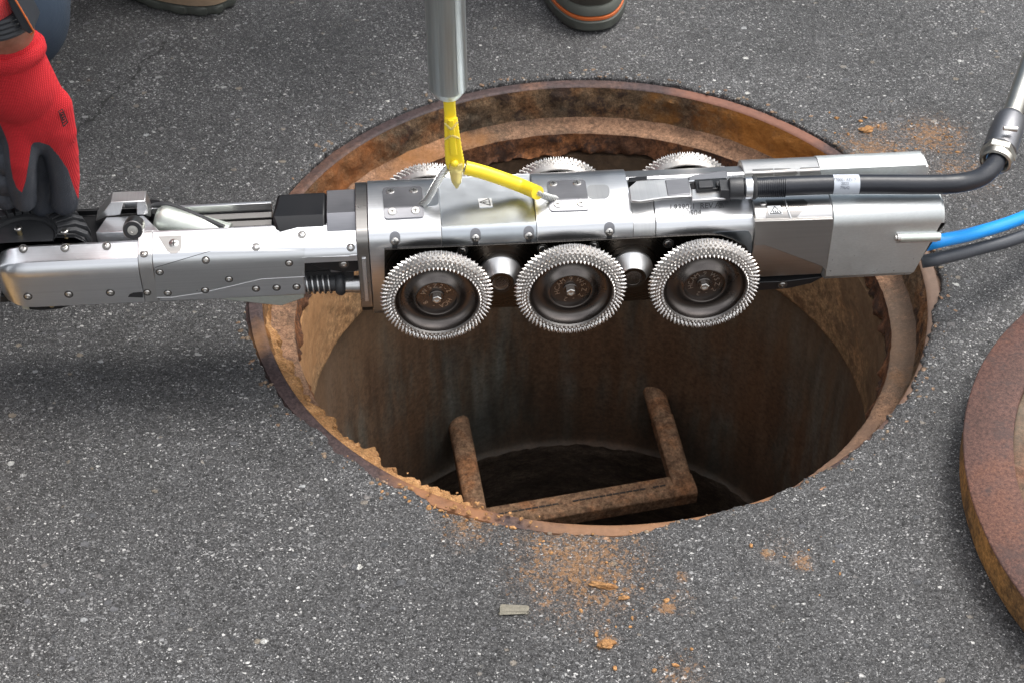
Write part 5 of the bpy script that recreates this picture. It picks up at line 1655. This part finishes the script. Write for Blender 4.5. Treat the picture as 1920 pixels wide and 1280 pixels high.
def standing(at, yaw, top, dark_boot, lab, stance=0.26, back=(0.0, 0.0), splay=0.12):
    """a person standing just outside the picture; only a boot reaches into it"""
    p = empty("person", at, (0, 0, yaw), label=lab, cat="person", group=None)
    h = stance / 2
    V = Vector
    bl, br = back
    caps = [(V((-h, -bl, 0.10)), 0.042, V((-h, -bl * 0.5, 0.5)), 0.055), (V((h, -br, 0.10)), 0.042, V((h, -br * 0.5, 0.5)), 0.055),
            (V((-h, -bl * 0.5, 0.5)), 0.058, V((-0.09, 0, 0.92)), 0.085), (V((h, -br * 0.5, 0.5)), 0.058, V((0.09, 0, 0.92)), 0.085),
            (V((-0.05, 0, 0.95)), 0.12, V((0.05, 0, 0.95)), 0.12), (V((0, 0, 0.95)), 0.125, V((0, 0, 1.30)), 0.14), (V((-0.13, 0, 1.40)), 0.07, V((0.13, 0, 1.40)), 0.07),
            (V((0, 0, 1.42)), 0.055, V((0, 0.02, 1.55)), 0.05), (V((0, 0.03, 1.62)), 0.080, V((0, 0.02, 1.68)), 0.088), (V((0, 0.105, 1.61)), 0.012, V((0, 0.11, 1.63)), 0.009)]
    for s in (-1, 1):
        caps += [(V((0.19 * s, 0, 1.39)), 0.052, V((0.23 * s, -0.01, 1.10)), 0.040), (V((0.23 * s, -0.01, 1.10)), 0.038, V((0.22 * s, 0.10, 0.87)), 0.027),
                 (V((0.22 * s, 0.10, 0.87)), 0.026, V((0.215 * s, 0.14, 0.78)), 0.034, (V((1, 0, 0)), 0.55))]
        for f in range(4):
            caps.append((V((0.215 * s, 0.125 + 0.014 * f, 0.78)), 0.0095, V((0.205 * s, 0.13 + 0.014 * f, 0.69 + 0.006 * abs(f - 1.5))), 0.008))
        caps.append((V((0.212 * s, 0.17, 0.81)), 0.011, V((0.20 * s, 0.19, 0.745)), 0.009))
    blob("body", caps, 0.011, 4, M['skin'], p)
    tr = [(a, r * 1.14, b, s * 1.14) for a, r, b, s in [c[:4] for c in caps[:5]]]
    tr[0] = (V((-h, -bl, 0.12)), 0.062, V((-h, -bl * 0.5, 0.5)), 0.068); tr[1] = (V((h, -br, 0.12)), 0.062, V((h, -br * 0.5, 0.5)), 0.068)
    blob("trousers", tr, 0.014, 3, M['denim'], p)
    sh_ = [(c[0], c[1] * 1.1, c[2], c[3] * 1.1) for c in caps[5:7]] + [(V((0.19 * s, 0, 1.39)), 0.06, V((0.23 * s, -0.01, 1.08)), 0.050) for s in (-1, 1)] + [(V((-0.06, 0, 0.98)), 0.128, V((0.06, 0, 0.98)), 0.128)]
    blob("shirt", sh_, 0.014, 3, top, p)
    face_and_hair(p, V((0, 0.02, 1.65)), (0, 1, 0))
    for s in (-1, 1):
        boot(p, (h * s, 0.03 - (bl if s < 0 else br), 0), -splay * s, dark_boot)
    return p
# person whose dark boot shows at the top centre: the toe points at the hole
bc = G(1100, 53)
standing((bc.x - 0.150, bc.y + 0.168, 0), PI, M['greycloth'], True, "person in jeans behind the manhole, dark boot with an orange line showing", 0.28, (0.0, 0.22))
bc = G(325, 22)
standing((bc.x - 0.190, bc.y + 0.112, 0), PI, M['greycloth'], False, "person behind the robot's arm, tan shoe with a lugged sole showing", 0.26, (0.0, 0.20), 1.0)
bc = G(10, 785)
standing((bc.x - 0.186, bc.y - 0.155, 0), -PI / 2 + 0.1, M['greycloth'], False, "person at the left edge below the robot, tan boot toe showing", 0.22)
for o in bpy.data.objects:
    if o.get('label', '').startswith("person at the left edge"):
        for c in o.children_recursive:
            if c.name.split('.')[0] in ("foxing", "upper", "outsole") and c.data:
                c.data.materials.clear(); c.data.materials.append(M['tansole'])

# crouching worker whose gloved right hand steadies the turret
cw = empty("person", LW((-0.56, 0.30, -0.12)), label="crouching worker in jeans, red gloved hand with dark fingertips on the robot's nose", cat="person")
CW = LW((-0.56, 0.30, -0.12))
def H(px, py, y):
    return LW(F(px, py, y)) - CW
elbow = LW((-0.60, 0.10, 0.42)) - CW
should = LW((-0.60, 0.33, 0.66)) - CW
wrist = H(12, 66, 0.0)
nrm = (EY * -1 + EZ * 0.15).normalized()
gl = [
    (H(8, 96, 0.0), 0.0310, H(34, 165, -0.001), 0.0345, (nrm, 0.78)),
    (H(34, 165, -0.001), 0.0345, H(58, 214, -0.002), 0.0360, (nrm, 0.55)),
    (H(46, 205, -0.002), 0.0300, H(48, 246, -0.004), 0.0250, (nrm, 0.50)),
    (H(80, 205, -0.002), 0.0270, H(98, 246, -0.004), 0.0215, (nrm, 0.60)),
    (H(20, 190, 0.006), 0.0220, H(16, 250, 0.004), 0.0165, (nrm, 0.7)),
    # index finger, in front
    (H(42, 240, -0.006), 0.0170, H(40, 300, -0.014), 0.0142), (H(40, 300, -0.014), 0.0135, H(42, 345, -0.013), 0.0130), (H(42, 345, -0.013), 0.0128, H(46, 375, -0.010), 0.0112),
    # middle, ring and little fingers curled behind it to the left
    (H(22, 240, 0.006), 0.0150, H(14, 295, 0.000), 0.0125), (H(14, 295, 0.000), 0.0122, H(24, 330, 0.012), 0.0112), (H(24, 330, 0.012), 0.0112, H(38, 350, 0.022), 0.0100),
    (H(10, 240, 0.012), 0.0140, H(-2, 305, 0.008), 0.0118), (H(-2, 305, 0.008), 0.0115, H(10, 345, 0.020), 0.0105), (H(10, 345, 0.020), 0.0102, H(26, 366, 0.028), 0.0092),
    (H(0, 240, 0.020), 0.0125, H(-6, 315, 0.016), 0.0108), (H(-6, 315, 0.016), 0.0108, H(8, 366, 0.014), 0.0105), (H(8, 366, 0.014), 0.0105, H(14, 370, 0.022), 0.0095),
    # the other fingertips bunched behind index and thumb
    (H(66, 250, 0.014), 0.0150, H(74, 320, 0.022), 0.0140), (H(74, 320, 0.022), 0.0135, H(82, 384, 0.020), 0.0120),
    (H(92, 262, 0.020), 0.0140, H(96, 330, 0.026), 0.0125), (H(96, 330, 0.026), 0.012, H(100, 384, 0.024), 0.0115),
    (H(12, 300, -0.004), 0.0125, H(14, 304, -0.004), 0.0125), (H(8, 338, -0.002), 0.0120, H(10, 342, -0.002), 0.0120), (H(7, 366, 0.002), 0.0125, H(12, 371, 0.002), 0.0115),
    # thumb on the right
    (H(98, 235, -0.001), 0.0190, H(114, 285, 0.002), 0.0160), (H(114, 285, 0.002), 0.0155, H(121, 335, 0.004), 0.0138), (H(121, 335, 0.004), 0.0135, H(121, 380, 0.006), 0.0125),
]
body_caps = [(should, 0.052, elbow, 0.042), (elbow, 0.040, H(2, 40, 0.0), 0.0285), (H(2, 40, 0.0), 0.0275, H(12, 92, 0.0), 0.0245, (nrm, 0.82)), (H(12, 92, 0.0), 0.024, H(40, 180, -0.001), 0.026, (nrm, 0.6))]
hipL, hipR = Vector((-0.26, 0.34, 0.36)), Vector((-0.06, 0.36, 0.36))
neck = Vector((-0.14, 0.20, 0.86))
body_caps += [(hipL, 0.13, hipR, 0.13), (Vector((-0.16, 0.34, 0.40)), 0.13, Vector((-0.14, 0.24, 0.74)), 0.14), (Vector((-0.28, 0.22, 0.78)), 0.07, Vector((0.0, 0.22, 0.80)), 0.07), (neck, 0.052, neck + Vector((0, -0.03, 0.10)), 0.05),
              (neck + Vector((0, -0.05, 0.16)), 0.078, neck + Vector((0, -0.04, 0.22)), 0.086), (neck + Vector((0, -0.135, 0.16)), 0.012, neck + Vector((0, -0.135, 0.18)), 0.009)]
kR = H(12, 26, 0.145)
kL = kR + Vector((-0.34, 0.0, 0.02))
body_caps += [(hipR, 0.085, kR, 0.042), (kR, 0.042, Vector((-0.17, 0.42, 0.09)), 0.038), (hipL, 0.085, kL, 0.042), (kL, 0.042, kL + Vector((0.0, 0.15, 0)) * 1 + Vector((0, 0, -kL.z + 0.09)), 0.038)]
lsh = Vector((-0.32, 0.22, 0.78)); lel = Vector((-0.42, 0.05, 0.56)); lha = Vector((-0.34, -0.10, 0.40))
body_caps += [(lsh, 0.052, lel, 0.042), (lel, 0.040, lha, 0.028), (lha, 0.028, lha + Vector((0.03, -0.06, -0.05)), 0.03, (Vector((0, 0, 1)), 0.6))]
for f in range(4):
    body_caps.append((lha + Vector((0.01 + 0.016 * f, -0.07, -0.05)), 0.010, lha + Vector((0.02 + 0.016 * f, -0.11, -0.10)), 0.0085))
body_caps.append((lha + Vector((0.05, -0.03, -0.03)), 0.012, lha + Vector((0.08, -0.06, -0.06)), 0.010))
blob("body", body_caps, 0.006, 6, M['skin'], cw)
g = blob("glove", gl, 0.0016, 5, M['glove'], cw, 0.5)
# rolled knitted cuff
bm = bmesh.new()
cu0, cu1 = H(9, 92, 0.0), H(18, 118, 0.0)
ax = (cu1 - cu0).normalized()
add_lathe(bm, [(-0.004, 0.0275), (-0.0045, 0.0320), (-0.001, 0.0345), (0.005, 0.0345), (0.009, 0.0318), (0.012, 0.0300), (0.016, 0.0310)], cu0, ax, 64)
for v in bm.verts:
    q = v.co - cu0
    v.co = v.co - nrm * q.dot(nrm) * 0.2
cuff = link("cuff", tomesh("cuff", bm), M['glove'], cw, 70)
at_ = cuff.data.attributes.new("dip", 'FLOAT', 'POINT')
# dark dipped palm and fingers: everything outside the knitted back of the hand
POLY = [(-60, -60), (-60, 200), (0, 222), (10, 245), (19, 262), (28, 318), (36, 336), (45, 344), (52, 322), (58, 285), (61, 262), (66, 256), (76, 256), (95, 266), (112, 290), (127, 320), (137, 360), (142, 384), (144, 398), (190, 398), (190, -60)]
PX = [F(x, y, -0.012) for x, y in POLY]
P2 = [(q.x, q.z) for q in PX]
def poly_sd(x, z):
    ins = False
    best = 1e9
    n = len(P2)
    for i in range(n):
        x0, z0 = P2[i]; x1, z1 = P2[(i + 1) % n]
        if (z0 > z) != (z1 > z) and x < (x1 - x0) * (z - z0) / (z1 - z0) + x0:
            ins = not ins
        dx, dz = x1 - x0, z1 - z0
        t = max(0, min(1, ((x - x0) * dx + (z - z0) * dz) / (dx * dx + dz * dz)))
        best = min(best, math.hypot(x - x0 - dx * t, z - z0 - dz * t))
    return -best if ins else best
me = g.data
at_ = me.attributes.new("dip", 'FLOAT', 'POINT')
RI = RM.inverted()
for v in me.vertices:
    q = RI @ (v.co + CW)
    d = poly_sd(q.x, q.z)
    back = v.normal.dot(nrm)
    f = max(0, min(1, 0.5 + d / 0.0016))
    if back < -0.05 and q.z < 0.16:
        f = max(f, min(1, 0.5 + (-0.05 - back) * 4))
    at_.data[v.index].value = f
# stamp on the back of the hand
bm = bmesh.new()
SQ = [(110, 209), (117, 205.5), (127, 230), (119, 238)]
ZP = lambda x, y: H(x, y, -0.0205)
for i in range(4):
    add_tube(bm, [ZP(*SQ[i]), ZP(*SQ[(i + 1) % 4])], 0.00045, 6)
for a, b_ in (((113, 213), (118, 211)), ((114, 217), (119, 214.5)), ((115.5, 222), (121, 219)), ((117, 226), (122, 223)), ((118, 231), (124, 227)), ((114, 214), (119, 227))):
    add_tube(bm, [ZP(*a), ZP(*b_)], 0.0005, 6)
link("glove_stamp", tomesh("stamp", bm), M['ink'], cw)
# jeans
blob("jeans", [(hipL, 0.145, hipR, 0.145), (hipR, 0.10, kR, 0.0585), (kR, 0.0585, Vector((-0.15, 0.41, 0.12)), 0.055), (hipL, 0.10, kL, 0.0585), (kL, 0.0585, kL + Vector((0, 0.15, -kL.z + 0.12)), 0.055)], 0.007, 4, M['denim'], cw)
blob("jacket", [(Vector((-0.16, 0.34, 0.44)), 0.145, Vector((-0.14, 0.24, 0.74)), 0.155), (Vector((-0.28, 0.22, 0.78)), 0.085, Vector((0.0, 0.22, 0.80)), 0.085), (should, 0.062, elbow, 0.052), (elbow, 0.050, H(-40, -14, -0.004), 0.0345), (lsh, 0.062, lel, 0.052), (lel, 0.05, lha, 0.034), (Vector((-0.02, 0.22, 0.80)), 0.08, should, 0.062)], 0.008, 4, M['redcloth'], cw)
face_and_hair(cw, neck + Vector((0, -0.045, 0.19)), (0, -1, -0.3))
for k in (Vector((-0.19, 0.40, -0.0)), kL + Vector((0, 0.10, -kL.z))):
    boot(cw, (k.x, k.y, -LW((-0.56, 0.30, -0.12)).z), PI, False)
# wristwatch
wa = empty("wristwatch", H(6, 54, 0.0))
wa.parent = cw
w0, w1 = H(-10, 6, 0.0), H(3, 44, 0.0)
ax = (w1 - w0).normalized()
bm = bmesh.new()
Lw = (w1 - w0).length
prof = [(0, 0.0285)]
for k in range(9):
    t = k / 8
    prof += [(Lw * (0.04 + 0.92 * t), 0.0312 if k % 2 else 0.0304)]
prof += [(Lw, 0.0285)]
add_lathe(bm, prof, w0 - H(6, 54, 0.0), ax, 48)
link("watch_strap", tomesh("strap", bm), M['watch'], wa, 20)
sd_ = (EX * 1.0).cross(ax).cross(ax).normalized()
sd_ = sd_ if sd_.x > 0 else -sd_
c = (w0 + w1) / 2 - H(6, 54, 0.0) + sd_ * 0.030
fw_ = ax.cross(sd_).normalized()
if fw_.y > 0: fw_ = -fw_
def obox(bm, c, a, la, b, lb_, cc, lc):
    P = [c + a * (la * i) + b * (lb_ * j) + cc * (lc * k) for i, j, k in ((-1, -1, -1), (1, -1, -1), (1, 1, -1), (-1, 1, -1))]
    add_poly(bm, P, cc * 2 * lc)
bm = bmesh.new()
add_poly(bm, [H(x_, y_, -0.033) - H(6, 54, 0.0) for x_, y_ in ((8, -8), (24, -8), (50, 36), (63, 60), (56, 66), (40, 56), (22, 22))], Vector((0, 0.03, 0)))
link("watch_case", tomesh("case", bm), M['watch'], wa, bevel=0.0015)
bm = bmesh.new()
add_tube(bm, [H(24, -8, -0.034) - H(6, 54, 0.0), H(50, 36, -0.034) - H(6, 54, 0.0), H(64, 60, -0.034) - H(6, 54, 0.0), H(57, 66, -0.034) - H(6, 54, 0.0)], 0.0008, 8)
link("watch_bezel", tomesh("bezel", bm), M['orange'], wa, bevel=0.0005)
